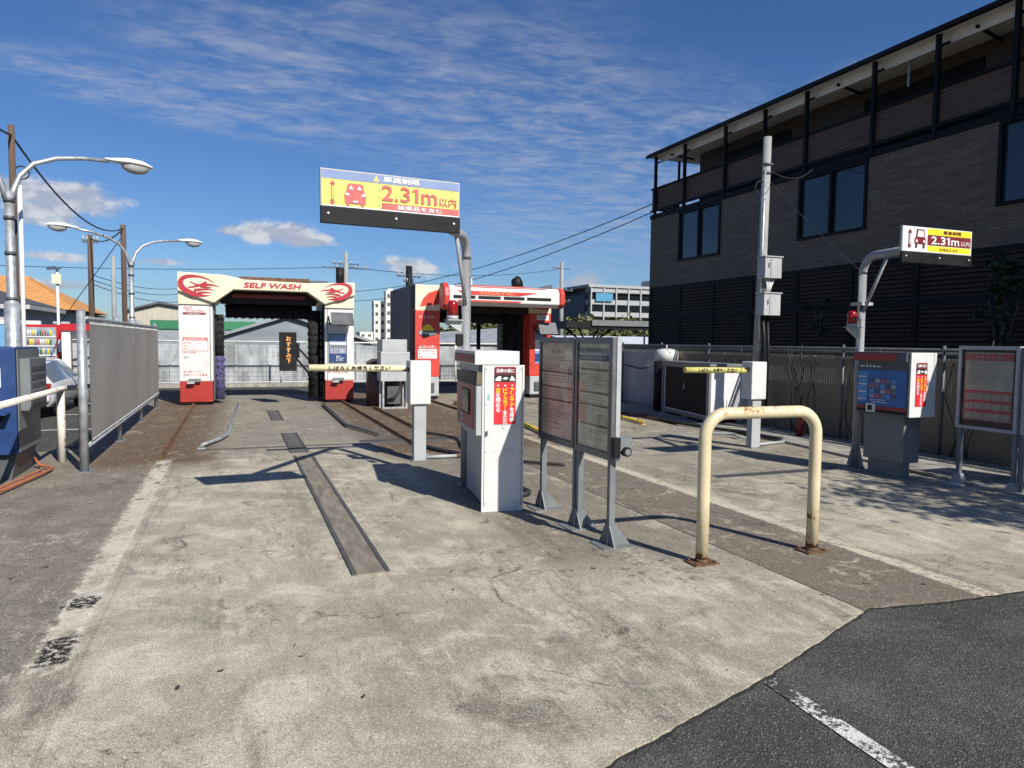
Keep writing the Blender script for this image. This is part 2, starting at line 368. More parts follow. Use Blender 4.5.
plate(.62,.85,14.0,16.0,'short dark grating furthest up the lane towards the wash arch',dkgrey)
t=MB(); t.box((-.5,10.55,.0),(3.3,10.62,.010),pe); 
t.box((1.75,10.72,.0),(3.35,10.92,.006),dkgrey)
for k in range(38): t.box((1.77+k*.041,10.73,.006),(1.785+k*.041,10.91,.012),pe)
tag(t.build('cross_drain',loc=(1.4,10.6,0)),'narrow cross drain with slotted grating across the first lane','drain')
t=MB(); t.box((5.2,6.8,.0),(7.1,6.84,.008),dkgrey)
for k in range(40): t.box((5.2+k*.045,6.70,.0),(5.225+k*.045,6.79,.008),dkgrey)
tag(t.build('cross_drain',loc=(6.1,6.8,0)),'slotted cross drain in the second lane near the right hand kiosk','drain')
# rails
def rail(x,y0,y1,label):
    t=MB(); t.box((x-.045,y0,0),(x+.045,y1,.012),rusty); t.box((x-.018,y0,.012),(x+.018,y1,.05),rusty)
    tag(t.build('rail',loc=(x,y0,0)),label,'rail','rusty rails the wash arches run on')
rail(-.9,9.9,22,'rusty rail leading to the left leg of the SELF WASH arch')
rail(2.45,10.2,22,'rusty rail leading to the right leg of the SELF WASH arch')
rail(2.92,11.4,16.0,'rusty rail just right of the pair, beside the pump tank')
rail(4.62,11.4,22,'rusty rail leading to the left leg of the red wash arch')
rail(7.85,11.4,22,'rusty rail leading to the right leg of the red wash arch')
# wheel guide pipes lying on the ground
def guide(pts,mm,label,r=.035):
    t=MB(); t.tube(pts,r,mm,10)
    for p in (pts[0],pts[-1]): t.box((p[0]-.05,p[1]-.05,0),(p[0]+.05,p[1]+.05,.012),mm)
    tag(t.build('wheel_guide',loc=pts[0]),label,'wheel guide','pipe wheel guides on the ground')
yb=M('yellow_worn_paint',(.5,.38,.05),.6,var=.2,scale=8,rust=.5)
guide([(.05,17.2,.05),(-.12,11.9,.05),(-.22,11.4,.05),(-.45,10.75,.05)],galv,'silver bent pipe wheel guide on the left of the first lane',.025)
guide([(1.88,16.8,.05),(1.82,12.6,.05),(1.95,12.1,.05),(2.15,11.3,.05)],dkgrey,'dark bent pipe wheel guide on the right of the first lane',.028)
guide([(4.95,16.5,.05),(4.9,11.9,.05),(4.72,10.5,.05)],yb,'worn yellow wheel guide behind the white payment kiosk')
guide([(7.5,16.5,.05),(7.35,13.5,.05),(7.2,11.6,.05)],yb,'worn yellow wheel guide in front of the storage locker')
# ------------------------------------------------------------------ car wash arches
brushp=M('purple_brush_bristle',(.07,.062,.14),.95,var=.5,scale=25); brushk=M('black_brush_bristle',(.012,.011,.013),.95,var=.5,scale=25)
def brush(cx,cy,r,z0,z1,mm,axis='z',seed=1):
    t=MB(); rd=random.Random(seed); L=z1-z0; n=int(L/.012)
    def P(a,b,h): return (cx+a,cy+b,h) if axis=='z' else (h,cx+a,cy+b)
    t.tube([P(0,0,z0),P(0,0,z1)],r*.82,mm,14)
    for i in range(n):
        h=z0+L*i/n
        for k in range(9):
            a=rd.uniform(0,6.283); rr=r*(.86+.10*math.sin(h*38+rd.uniform(-.4,.4)))*rd.uniform(.9,1.07); w=rd.uniform(.10,.2)
            d=rd.uniform(.01,.045)
            t.add([P(rr*.4*math.cos(a),rr*.4*math.sin(a),h),P(rr*math.cos(a-w),rr*math.sin(a-w),h-d),P(rr*math.cos(a+w),rr*math.sin(a+w),h-d+.02)],[(0,1,2)],mm)
    return t
flame=M('flame_red',(.38,.016,.03),.5,var=.05)
def swoosh(mb,c,r,u,s,m,flip=1,off=.004):
    kk=[0]
    # oval flame emblem: thick crescent with trailing tongues
    c=Vector(c);r=Vector(r)*flip;u=Vector(u);n=Vector((0,-1,0))*off
    def curve(p0,p1,p2,w0,w1):
        L=[];Rr=[]
        for k in range(13):
            t_=k/12; p=(1-t_)**2*Vector(p0)+2*t_*(1-t_)*Vector(p1)+t_*t_*Vector(p2)
            d=(2*(1-t_)*(Vector(p1)-Vector(p0))+2*t_*(Vector(p2)-Vector(p1))).normalized(); q=Vector((-d.y,d.x)); w=w0+(w1-w0)*t_
            w=max(w,.002)
            L.append(p+q*w);Rr.append(p-q*w)
        pts=L+Rr[::-1]; kk[0]+=1; v=[c+n*(1+.22*kk[0])+r*(a.x*s)+u*(a.y*s) for a in pts]; k=len(L)
        mb.add(v,[(i,i+1,2*k-2-i,2*k-1-i) for i in range(k-1)],m)
    curve((-.98,.05),(-1.0,.50),(-.35,.50),.13,.08); curve((-.35,.50),(.3,.52),(.75,.12),.07,.004)
    curve((-.98,.05),(-.85,-.30),(-.25,-.46),.15,.13); curve((-.25,-.46),(.1,-.56),(.5,-.50),.12,.004)
    curve((-.6,-.10),(-.1,-.05),(.3,.20),.03,.07); curve((.1,.05),(.5,.12),(1.0,-.02),.08,.004)
    curve((-.5,.22),(-.2,.0),(.3,.02),.02,.05); curve((-.3,-.25),(.2,-.12),(.75,-.22),.07,.004); curve((-.1,-.38),(.3,-.3),(.6,-.38),.06,.004)
    curve((.0,.0),(.3,-.1),(.6,-.08),.06,.01)
def warning(mb,o,w,h,seed,red_=fred):
    panel(mb,o,X_,Z_,w,h,red_,.004); panel(mb,Vector(o)+Vector((.012,0,.012)),X_,Z_,w-.024,h*.72,swhite,.006)
    text(mb,'▲注意事項のお願い',Vector(o)+Vector((.02,0,h*.78)),X_,Z_,w-.05,h*.17,swhite,.007)
    for i in range(3):
        text(mb,('●洗車前に必ず確認','●部品を外してください','●車から離れないこと')[i],Vector(o)+Vector((.03,0,h*(.53-.22*i))),X_,Z_,(w-.07)*(.8,.97,.9)[i],h*.14,fred,.008)
def arch1():
    Y=17.75; T=thing('car_wash_machine','white and cream drive-through wash arch lettered SELF WASH over red feet','car wash',(.77,18.6,0),'drive-through wash arches')
    L0,L1,R0,R1=-1.19,-.47,2.03,2.73; D=1.75
    def column(x0,x1,left):
        t=MB(); t.box((x0,Y,.55),(x1,Y+D,2.62),white); c=t.build('column',T,bevel=.015)
        t=MB(); t.box((x0+.01,Y+.01,.07),(x1-.01,Y+D-.02,.549),red); t.box((x0+.04,Y+.05,.02),(x1-.04,Y+D-.1,.07),black)
        b=t.build('foot',T,bevel=.01)
        t=MB(); t.box((x0+.2,Y-.09,.54),(x0+.45,Y-.001,.61),grey); t.box((x0+.17,Y-.13,.50),(x0+.32,Y-.06,.545),ltgrey); t.build('sensor_bracket',T)
        t=MB(); xe=x1-.06 if left else x0+.06
        t.box((xe-.008,Y-.004,.56),(xe+.008,Y+.01,2.6),grey); t.build('seam',c)
        return c
    cl=column(L0,L1,True); cr=column(R0,R1,False)
    # dark inner faces
    t=MB(); t.box((L1+.002,Y+.12,.1),(L1+.03,Y+D-.1,2.5),dkgrey); t.build('inner_panel',T)
    t=MB(); t.box((R0-.03,Y+.12,.1),(R0-.002,Y+D-.1,2.5),blackm); t.build('inner_panel',T)
    # beam: faceted front cover, thicker at both shoulders
    t=MB(); a=.20
    xs=[L0-.01,L0-.01,-.45,.1,1.5,2.0,R1+.01,R1+.01,R1+.01]
    top=[(L0-.01,3.02),(-.22,2.99),(.22,2.90),(1.62,2.87),(R1+.01,2.93)]
    bot=[(R1+.01,2.62),(2.02,2.38),(1.62,2.66),(-.02,2.66),(-.44,2.34),(L0-.01,2.60)]
    t.prism([(x,Y-.12,z) for x,z in (top+bot)][::-1],(0,D+.12,0),cream,cream)
    bm_=t.build('beam',T,bevel=.02)
    t=MB(); t.box((L0+.0,Y-.04,2.30),(L1-.001,Y+.5,2.605),cream); t.build('shoulder_cover',T,bevel=.01)
    t=MB(); t.box((R0+.001,Y-.04,2.30),(R1,Y+.5,2.625),cream); t.build('shoulder_cover',T,bevel=.01)
    t=MB(); text(t,'SELF WASH',(.20,Y-.12,2.715),X_,Z_,1.24,.115,flame,.004,bold=.009,slant=.25); t.build('lettering',bm_)
    t=MB(); swoosh(t,(-.72,Y-.12,2.72),X_,Z_,.42,flame,1,.005); t.build('flame_emblem',bm_)
    t=MB(); swoosh(t,(2.27,Y-.12,2.70),X_,Z_,.37,flame,-1,.005); t.build('flame_emblem',bm_)
    # roof machinery
    t=MB(); t.box((.1,Y+.15,2.86),(1.7,Y+.5,2.99),rusty); t.box((-.5,Y+.7,2.8),(2.2,Y+1.3,3.0),dkgrey); t.build('roof_housing',T)
    t=MB(); t.tube([(2.45,Y+.4,2.9),(2.45,Y+.4,3.32)],.10,black,12); t.build('roof_motor',T)
    # blower hood and top brush
    t=MB(); t.prism([(-.4,Y+.3,2.65),(-.3,Y+.26,2.36),(1.85,Y+.26,2.36),(1.98,Y+.3,2.65)],(0,.5,0),blackm); 
    t.tube([(-.05,Y+.27,2.54),(1.6,Y+.27,2.54)],.055,dkred,12); t.build('dryer_hood',T,bevel=.01)
    t=brush(Y+.75,2.20,.20,-.20,1.80,brushk,'x',4); t.build('top_brush',T)
    t=brush(-.36,Y+.55,.15,.1,1.12,brushp,'z',5); t.build('side_brush',T)
    t=brush(-.36,Y+.56,.14,1.12,2.1,brushk,'z',6); t.build('side_brush',T)
    t=brush(1.84,Y+.55,.18,.1,2.25,brushk,'z',8); t.build('side_brush',T)
    # guidance display on an arm
    y=Y-.55
    t=MB(); t.box((.95,y,.80),(1.33,y+.14,1.70),black); dsp=t.build('guidance_display',T,bevel=.01)
    t=MB(); am=M('amber_leds',(.9,.42,.12),.4,var=.1,emit=.5)
    vtext(t,'おすすみ下',(1.10,y,1.60),X_,Z_,.105,am,.004,pitch=1.22); t.build('display_letters',dsp)
    t=MB(); t.box((1.335,y+.02,1.1),(1.40,y+.12,1.45),black); t.bar((1.32,y+.07,1.1),(1.85,Y+.3,.5),.035,.035,blackm); t.bar((1.36,y+.07,1.35),(1.85,Y+.3,.85),.03,.03,blackm); t.build('display_arm',T)
    # stickers
    t=MB(); lw=M('logo_grey_red',(.45,.2,.2),.5)
    text(t,'Self',(-1.09,Y-.001,2.19),X_,Z_,.17,.07,fred,.004,slant=.4); text(t,'Wonder',(-1.06,Y-.001,2.13),X_,Z_,.42,.06,fred,.004,slant=.4)
    panel(t,(-1.1,Y,2.07),X_,Z_,.48,.05,dkred,.004); text(t,'CAR WASH',(-.98,Y,2.08),X_,Z_,.24,.028,swhite,.006)
    warning(t,(-1.11,Y,1.24),.53,.31,3); text(t,'高圧注意',(-1.1,Y,1.19),X_,Z_,.25,.035,fred,.004)
    text(t,'危険',(-1.09,Y,1.08),X_,Z_,.09,.04,grey,.004)
    text(t,'車から離れてください',(-1.1,Y,.74),X_,Z_,.38,.06,fred,.004); text(t,'回転ブラシ注意▲',(-1.1,Y,.67),X_,Z_,.50,.055,fred,.004); t.build('stickers',cl)
    t=MB(); t.box((2.12,Y-.02,.97),(2.56,Y-.002,1.68),dkgrey)
    panel(t,(2.14,Y-.02,1.0),X_,Z_,.40,.66,sblue,.003); panel(t,(2.14,Y-.02,1.42),X_,Z_,.40,.05,swhite,.005); panel(t,(2.16,Y-.02,1.33),X_,Z_,.36,.08,grey,.005)
    panel(t,(2.14,Y-.02,1.0),X_,Z_,.40,.20,blue,.005); panel(t,(2.2,Y-.02,1.22),X_,Z_,.3,.10,ltgrey,.006)
    text(t,'Ⅲ',(2.22,Y-.02,1.23),X_,Z_,.15,.08,blue,.008); fine(t,(2.17,Y-.02,1.19),X_,Z_,.30,.03,1,fred,3,.008); fine(t,(2.3,Y-.02,1.02),X_,Z_,.2,.14,3,swhite,4,.009)
    t.build('menu_poster',cr)
    t=MB(); text(t,'▲注意事項のお願い',(2.1,Y,.72),X_,Z_,.52,.09,fred,.004); t.build('stickers',cr)
    t=MB(); R=Matrix.Rotation(math.radians(-35),3,'X'); t.box((2.14,Y-.42,1.86),(2.66,Y-.38,2.22),dkgrey,R,(2.4,Y-.4,2.0)); t.bar((2.12,Y-.28,1.9),(2.12,Y,2.1),.03,.03,blackm); t.bar((2.64,Y-.28,1.9),(2.64,Y,2.1),.03,.03,blackm); t.build('sun_hood',T)
arch1()
def arch2():
    Y=18.0; T=thing('car_wash_machine','red and white wash arch with a long dark grey side wall in the second bay','car wash',(6.2,19.2,0),'drive-through wash arches')
    L0,L1,R0,R1=4.32,4.98,7.52,8.15; D=3.1
    corr=M('grey_side_cladding',(.17,.16,.17),.6,var=.12,scale=3,stretch=(1,12,1))
    t=MB(); t.box((L0,Y+.03,.1),(L0+.3,Y+D,3.0),corr)
    k=Y+.15
    while k<Y+D: t.box((L0-.012,k,.12),(L0-.001,k+.05,2.98),corr); k+=.16
    t.build('side_wall',T)
    t=MB(); t.box((R1-.3,Y+.03,.1),(R1,Y+D,2.9),corr); t.build('side_wall',T)
    cs=[]
    for x0,x1 in ((L0,L1),(R0,R1)):
        t=MB(); t.box((x0,Y-.02,.6),(x1,Y+.5,2.32),redl); t.box((x0,Y-.03,2.321),(x1,Y+.5,2.98),cream); c=t.build('column',T,bevel=.015); cs.append(c)
        t=MB(); t.box((x0+.02,Y-.02,.1),(x1-.02,Y+.45,.597),ltgrey); t.box((x0+.15,Y-.06,.2),(x1-.15,Y-.021,.45),dkgrey); t.box((x0+.04,Y,.02),(x1-.04,Y+.4,.1),black); t.build('foot',T,bevel=.01)
    # curved red flash on the shoulders
    t=MB()
    pts=[(L0+.12,2.42),(L0+.2,2.62),(L0+.36,2.78),(L0+.6,2.86),(L1-.01,2.87),(L1-.01,2.50),(L0+.6,2.48)]
    t.prism([(x,Y-.034,z) for x,z in pts][::-1],(0,-.004,0),redl); t.build('red_flash',cs[0])
    t=MB(); pts=[(R1-.02,2.62),(R1-.12,2.42),(R0+.05,2.45),(R0+.05,2.72),(R1-.3,2.72)]
    t.prism([(x,Y-.034,z) for x,z in pts][::-1],(0,-.004,0),redl); t.build('red_flash',cs[1])
    t=MB(); text(t,'おすすめ',(L0+.1,Y-.02,2.12),X_,Z_,.4,.07,swhite,.004)
    # oval emblem
    ov=[(L0+.33+.25*math.cos(a),Y-.026,1.75+.10*math.sin(a)) for a in [i*math.pi/10 for i in range(20)]]; t.add(ov,[tuple(range(20))],dkgrey)
    t.add([(L0+.15,Y-.029,1.80),(L0+.51,Y-.029,1.80),(L0+.42,Y-.029,1.93),(L0+.33,Y-.029,1.97),(L0+.24,Y-.029,1.93)],[(0,1,2,3,4)],syell)
    text(t,'Champion',(L0+.1,Y-.03,1.69),X_,Z_,.47,.09,swhite,.005,bold=.004,slant=.2)
    panel(t,(L0+.08,Y-.02,1.08),X_,Z_,.50,.24,swhite,.004); text(t,'▲注意のお願い',(L0+.1,Y-.02,1.34),X_,Z_,.46,.08,swhite,.004)
    for i in range(3): text(t,('●注意事項を確認','●アンテナを収納','●車を停止する')[i],(L0+.1,Y-.02,1.25-.075*i),X_,Z_,.42,.05,fred,.007)
    t.build('stickers',cs[0])
    t=MB(); panel(t,(R0+.16,Y-.02,.95),X_,Z_,.26,.95,sblue,.004); panel(t,(R0+.16,Y-.02,1.3),X_,Z_,.26,.3,swhite,.006); panel(t,(R0+.16,Y-.02,1.0),X_,Z_,.26,.22,blue,.006)
    panel(t,(R0+.2,Y-.02,2.14),X_,Z_,.36,.14,swhite,.004); text(t,'洗車',(R0+.24,Y-.02,2.16),X_,Z_,.28,.09,sblue,.006); t.build('stickers',cs[1])
    t=MB(); R=Matrix.Rotation(math.radians(-30),3,'X'); t.box((R0+.1,Y-.45,1.72),(R0+.62,Y-.40,2.08),dkgrey,R,(R0+.3,Y-.42,1.88)); t.bar((R0+.12,Y-.3,1.78),(R0+.12,Y,1.95),.03,.03,blackm); t.build('sun_hood',T)
    # projecting beam with rounded red ends
    yb_=Y-1.0
    t=MB(); prof=[(yb_+.12,2.44),(yb_,2.52),(yb_,2.80),(yb_+.10,2.93),(Y+.8,2.97),(Y+.8,2.5)]
    t.prism([(4.95,y,z) for y,z in prof],(3.0,0,0),white); b=t.build('beam',T,bevel=.02)
    for x0,x1 in ((4.80,4.949),(7.951,8.10)):
        t=MB(); pr=[(yb_+.15,2.32),(yb_-.03,2.44),(yb_-.06,2.66),(yb_-.02,2.86),(yb_+.14,2.99),(yb_+.42,2.99),(yb_+.42,2.35)] if x0<5 else [(yb_+.12,2.42),(yb_-.03,2.52),(yb_-.03,2.84),(yb_+.14,2.96),(Y+.3,3.0),(Y+.3,2.48)]
        t.prism([(x0,y,z) for y,z in pr],(x1-x0,0,0),redl); t.build('beam_end_cap',T,bevel=.04,seg=3)
    t=MB()
    for x0,x1 in ((5.05,5.62),(5.70,6.3),(6.38,6.95),(7.02,7.7)): t.box((x0,yb_-.004,2.60),(x1,yb_+.01,2.68),black)
    t.prism([(5.15,yb_-.006,2.80),(5.35,yb_-.006,2.70),(6.8,yb_-.006,2.70),(7.35,yb_-.006,2.80)],(0,-.003,0),redl)
    t.prism([(5.2,yb_-.006,2.53),(6.8,yb_-.006,2.53),(6.9,yb_-.006,2.57),(5.15,yb_-.006,2.57)],(0,-.003,0),redl); t.build('grille',b)
    t=MB(); text(t,'OMATIC',(5.75,yb_-.009,2.715),X_,Z_,.9,.07,M('logo_orange',(.75,.25,.12),.5),.004,bold=.003); t.build('lettering',b)
    t=MB()
    sl=[(5.0,Y-.9,2.93)]
    t.prism([(5.1,yb_+.06,2.90),(5.4,yb_+.16,2.95),(7.0,yb_+.16,2.95),(7.6,yb_+.06,2.90)],(0,.02,.012),redl); t.build('red_top_stripe',b)
    t=MB(); t.box((5.45,yb_+.2,2.95),(5.60,yb_+.35,3.12),white); t.build('roof_box',T)
    t=MB(); t.tube([(6.95,yb_+.5,2.95),(6.93,yb_+.5,3.15),(6.98,yb_+.5,3.24)],[.16,.15,.06],black,12); t.build('roof_motor',T)
    t=MB(); t.prism([(7.5,Y-.5,2.96),(7.95,Y-.5,2.97),(7.95,Y-.5,3.08)],(0,.4,0),dkgrey); t.build('roof_vent',T)
    t=MB(); t.box((4.62,Y+.5,2.5),(7.84,Y+D,2.9),dkgrey); t.box((4.99,Y+.1,2.30),(7.51,Y+1.2,2.5),blackm); t.build('dryer_housing',T)
    t=MB(); t.tube([(6.45,Y+1.2,.1),(6.45,Y+1.2,2.3)],.06,blackm,8); t.build('brush_shaft',T)
    brush(7.22,Y+.7,.26,.1,2.25,brushk,'z',12).build('side_brush',T)
    t=MB(); t.box((7.12,Y+.55,.1),(7.84,Y+1.5,2.5),blackm); t.build('inner_cover',T)
    brush(5.1,Y+1.1,.10,1.2,2.2,brushk,'z',13).build('side_brush',T)
    brush(Y+.9,2.2,.20,5.2,7.3,brushk,'x',15).build('top_brush',T)
arch2()
# ------------------------------------------------------------------ pump equipment between the bays
T=thing('pump_unit','grey pump cabinet on steel legs with brown tank, between the two arches','pump unit',(3.3,16.0,0))
tk=M('brown_tank',(.09,.055,.05),.6,var=.3,dirt=.3)
t=MB(); t.cyl((3.28,16.75),.42,.0,1.02,tk,24); t.tube([(3.28,16.75,1.02),(3.28,16.75,1.1)],[.42,.3],tk,24); t.build('tank',T)
t=MB(); t.box((3.16,16.35,1.12),(3.74,17.0,1.56),ltgrey); t.build('cabinet',T,bevel=.01)
t=MB(); t.box((3.02,15.8,.62),(3.68,16.25,1.28),ltgrey); t.build('cabinet',T,bevel=.01)
t=MB()
for x in (3.08,3.61):
    for y in (15.83,16.2): t.box((x-.02,y-.02,0),(x+.02,y+.02,.618),galv)
t.box((3.08,15.82,.0),(3.61,15.86,.04),galv); t.build('stand',T)
t=MB(); t.box((3.2,15.95,.1),(3.5,16.15,.5),dkgrey); t.tube([(3.2,15.9,.2),(3.35,15.86,.25),(3.5,15.88,.45),(3.55,15.95,.6)],.03,rubber,8); t.build('pump',T)
# ------------------------------------------------------------------ barriers
def barrier(x,y,L,bz,label,armmat,tx,base=.16):
    T=thing('barrier_gate',label,'barrier',(x,y,0),'barrier gates at the bay entrances')
    t=MB(); t.box((x-base/2,y,0),(x+base/2,y+.12,.73),ltgrey); t.box((x-base/2-.03,y-.03,.0),(x+base/2+.03,y+.15,.012),grey); t.build('post',T,bevel=.006)
    t=MB(); t.box((x-.14,y-.04,.732),(x+.13,y+.20,1.29),white); t.build('motor_box',T,bevel=.012)
    t=MB(); t.box((x-.22,y+.02,1.15),(x-.141,y+.1,1.20),blackm); t.build('hinge',T)
    t=MB(); t.tube([(x-.20-L,y+.06,bz),(x-.19,y+.06,bz-.01)],.042,armmat,16); a=t.build('barrier_arm',T)
    t=MB(); text(t,'しばらくお待ちください',(x-.20-L*tx[0],y+.015,bz-.026),X_,Z_,L*tx[1],.054,sblack,.004,bold=.002); t.build('lettering',a)
    return T
armc=M('barrier_cream',(.80,.70,.42),.45,var=.06); army=M('barrier_yellow',(.62,.55,.17),.45,var=.1)
barrier(2.20,8.86,1.17,1.20,'white barrier box left of the central kiosk, cream arm over the first lane',armc,(.80,.64))
barrier(7.24,8.50,1.05,1.17,'grey barrier box near the meter pole, yellow arm before the locker',army,(.80,.64))
t=MB(); t.tube([(2.3,8.95,.03),(2.72,8.95,.03)],.022,ltgrey,8); t.tube([(2.72,8.95,.03),(2.82,8.95,.03)],.03,rusty,8)
tag(t.build('conduit',loc=(2.5,8.95,0)),'short grey conduit at the foot of the first barrier post','conduit')
t=MB(); t.tube([(7.3,8.6,.03),(8.0,8.75,.03)],.02,ltgrey,8); tag(t.build('conduit',loc=(7.6,8.6,0)),'short grey conduit at the foot of the second barrier post','conduit')
# ------------------------------------------------------------------ payment kiosks
def kiosk_sticker(mb,o,w,h):
    rpanel(mb,o,X_,Z_,w,h,.012,sred,.004)
    rpanel(mb,Vector(o)+Vector((.002,0,h*.865)),X_,Z_,w-.004,h*.13,.01,maroon,.0055)
    text(mb,'洗車の前に',Vector(o)+Vector((w*.08,0,h*.90)),X_,Z_,w*.84,h*.065,swhite,.007,bold=.0012)
    panel(mb,Vector(o)+Vector((0,0,h*.735)),X_,Z_,w,h*.13,sblack,.0055)
    q=Vector(o)
    def tri(pts): mb.add([q+Vector((a*w,-.007,b*h)) for a,b in pts],[tuple(range(len(pts)))],swhite)
    tri([(.04,.755),(.30,.755),(.32,.83),(.2,.84),(.06,.80)]); tri([(.36,.79),(.5,.775),(.66,.80),(.5,.825)]); tri([(.7,.76),(.95,.755),(.93,.80),(.8,.85),(.74,.80)])
    s=w*.2
    vtext(mb,'・アンテナを格納',q+Vector((w*.72,0,h*.715)),X_,Z_,s,swhite,.007,[swhite]+[syell]*4+[swhite]*3,pitch=1.1,bold=.0012)
    vtext(mb,'・ドアミラーをたたむ',q+Vector((w*.40,0,h*.715)),X_,Z_,s,swhite,.007,[swhite]+[syell]*5+[swhite]*4,pitch=1.03 if h/w>2.4 else .9,bold=.0012)
    vtext(mb,'・窓を閉める',q+Vector((w*.07,0,h*.715)),X_,Z_,s,swhite,.007,[swhite,syell]+[swhite]*4,pitch=1.1,bold=.0012)
dkr2=M('kiosk_face_red',(.30,.035,.035),.4,var=.25,scale=6,dirt=.3); scr=M('kiosk_screen',(.05,.05,.05),.15)
T=thing('payment_kiosk','tall white payment kiosk with red instruction sticker, in the centre between lanes','kiosk',(2.06,6.02,0),'payment kiosks'); K1=T
x0,x1,y0,y1=2.06,2.44,6.02,7.05
t=MB(); t.box((x0+.06,y0+.0,.02),(x1,y1,.62),ltgrey); t.box((x0+.08,y0+.03,0),(x1-.02,y1-.03,.02),grey); t.build('pedestal',T,bevel=.006)
t=MB(); t.box((x0+.03,y0+.001,.621),(x1,y1,1.26),ltgrey); t.build('housing',T,bevel=.008)
t=MB(); t.prism([(x0-.0,y0-.012,.0),(x1+.012,y0-.012,.0),(x1+.012,y0-.012,1.335),(x0,y0-.012,1.335)],(0,.014,0),white)
fp=t.build('front_panel',T,bevel=.004)
t=MB(); kiosk_sticker(t,(x0+.11,y0-.013,.80),.20,.52); t.build('instruction_sticker',fp)
t=MB(); t.box((x0-.05,y0+.0,.70),(x0+.028,y1-.02,1.22),ltgrey); t.box((x0-.056,y0+.1,.74),(x0-.051,y1-.08,1.14),dkr2); t.box((x0-.06,y0+.04,1.15),(x0-.05,y1-.06,1.26),blackm)
t.box((x0-.064,y0+.28,.86),(x0-.057,y0+.66,1.10),blackm); t.box((x0-.067,y0+.32,.88),(x0-.0645,y0+.62,1.085),scr)
t.box((x0-.062,y0+.62,.77),(x0-.057,y0+.74,.84),swhite); t.box((x0-.064,y0+.65,.78),(x0-.0625,y0+.71,.83),blackm)
t.build('operating_panel',T)
t=MB(); t.box((x0-.07,y0-.02,1.338),(x1-.04,y1,1.46),white); t.box((x0-.076,y0+.02,1.35),(x0-.071,y1-.02,1.43),dkred); t.box((x0-.03,y0+.05,1.262),(x1-.08,y1-.03,1.337),ltgrey); t.build('canopy',T,bevel=.006)
t=MB(); t.box((x0-.05,y0-.016,1.16),(x0-.002,y0-.002,1.27),M('brass_lock',(.14,.12,.06),.5)); t.build('lock',T)
t=MB()
for (a_,b_) in (((x0+.02,.05),(x0+.024,1.32)),((x1-.012,.05),(x1-.008,1.32))): t.box((a_[0],y0-.0145,a_[1]),(b_[0],y0-.0125,b_[1]),dkgrey)
for zz_ in (.08,.55,.98,1.30):
    for xx_ in (x0+.035,x1-.022): t.tube([(xx_,y0-.012,zz_),(xx_,y0-.017,zz_)],.006,galv,8)
panel(t,(x0+.05,y0-.012,1.02),X_,Z_,.02,.05,M('mint_sticker',(.2,.5,.4),.5),.003); t.box((x0+.035,y0-.03,.70),(x0+.05,y0-.012,.74),dkgrey); t.build('panel_fixings',fp)
K1.rotation_euler.z=math.radians(-7)
# second kiosk
T=thing('payment_kiosk','white topped payment kiosk with blue price screen on a grey pedestal, by the right fence','kiosk',(7.35,6.3,0),'payment kiosks')
x0,x1,y0,y1=7.12,7.50,5.86,6.58
t=MB(); t.box((x0+.10,y0+.12,.18),(x1-.02,y1-.04,.735),grey); t.box((x0+.14,y0+.17,.0),(x1-.1,y1-.08,.179),grey); t.build('pedestal',T,bevel=.006)
t=MB(); t.box((x0,y0,.74),(x1,y1,1.47),dkgrey); t.build('housing',T,bevel=.005)
t=MB(); t.box((x0+.01,y0-.014,.735),(x1+.01,y0-.001,1.475),white); t.box((x1-.01,y0-.02,.735),(x1+.025,y0+.02,1.475),white); fp=t.build('front_panel',T,bevel=.003)
t=MB(); kiosk_sticker(t,(x0+.09,y0-.015,.86),.17,.50); t.build('instruction_sticker',fp)
sb=M('kiosk_blue_screen',(.03,.13,.36),.3,var=.15); sb2=M('kiosk_pale_blue',(.10,.26,.48),.3,var=.15)
t=MB(); U=Vector((0,-1,0)); o=lambda a,z:Vector((x0-.002,y1-a,z))
t.box((x0-.03,y0+.02,1.37),(x0-.001,y1+.04,1.475),dkgrey); panel(t,Vector((x0-.031,y1+.03,1.375)),U,Z_,.60,.08,red,.002)
panel(t,o(.02,.84),U,Z_,.68,.42,sb,.003); panel(t,o(.02,.88),U,Z_,.14,.36,sb2,.005)
for i in range(4): panel(t,o(.03,.90+.09*i),U,Z_,.12,.012,swhite,.006)
for i in range(4):
    for j in range(5): panel(t,o(.20+.075*j,.93+.06*i),U,Z_,.06,.045,(ltgrey,fred,grey,sb2,dkgrey)[(i*3+j)%5],.006)
fine(t,o(.2,.87),U,Z_,.4,.05,2,swhite,5,.006)
panel(t,o(.02,.76),U,Z_,.68,.03,black,.003); panel(t,o(.02,.795),U,Z_,.68,.035,red,.003); 
t.box((x0-.03,y1-.29,.76),(x0-.003,y1-.17,.86),swhite); t.box((x0-.035,y1-.26,.78),(x0-.031,y1-.20,.84),blackm)
fine(t,o(.05,1.28),U,Z_,.6,.06,1,swhite,8,.005,.4)
t.build('price_screen',T)
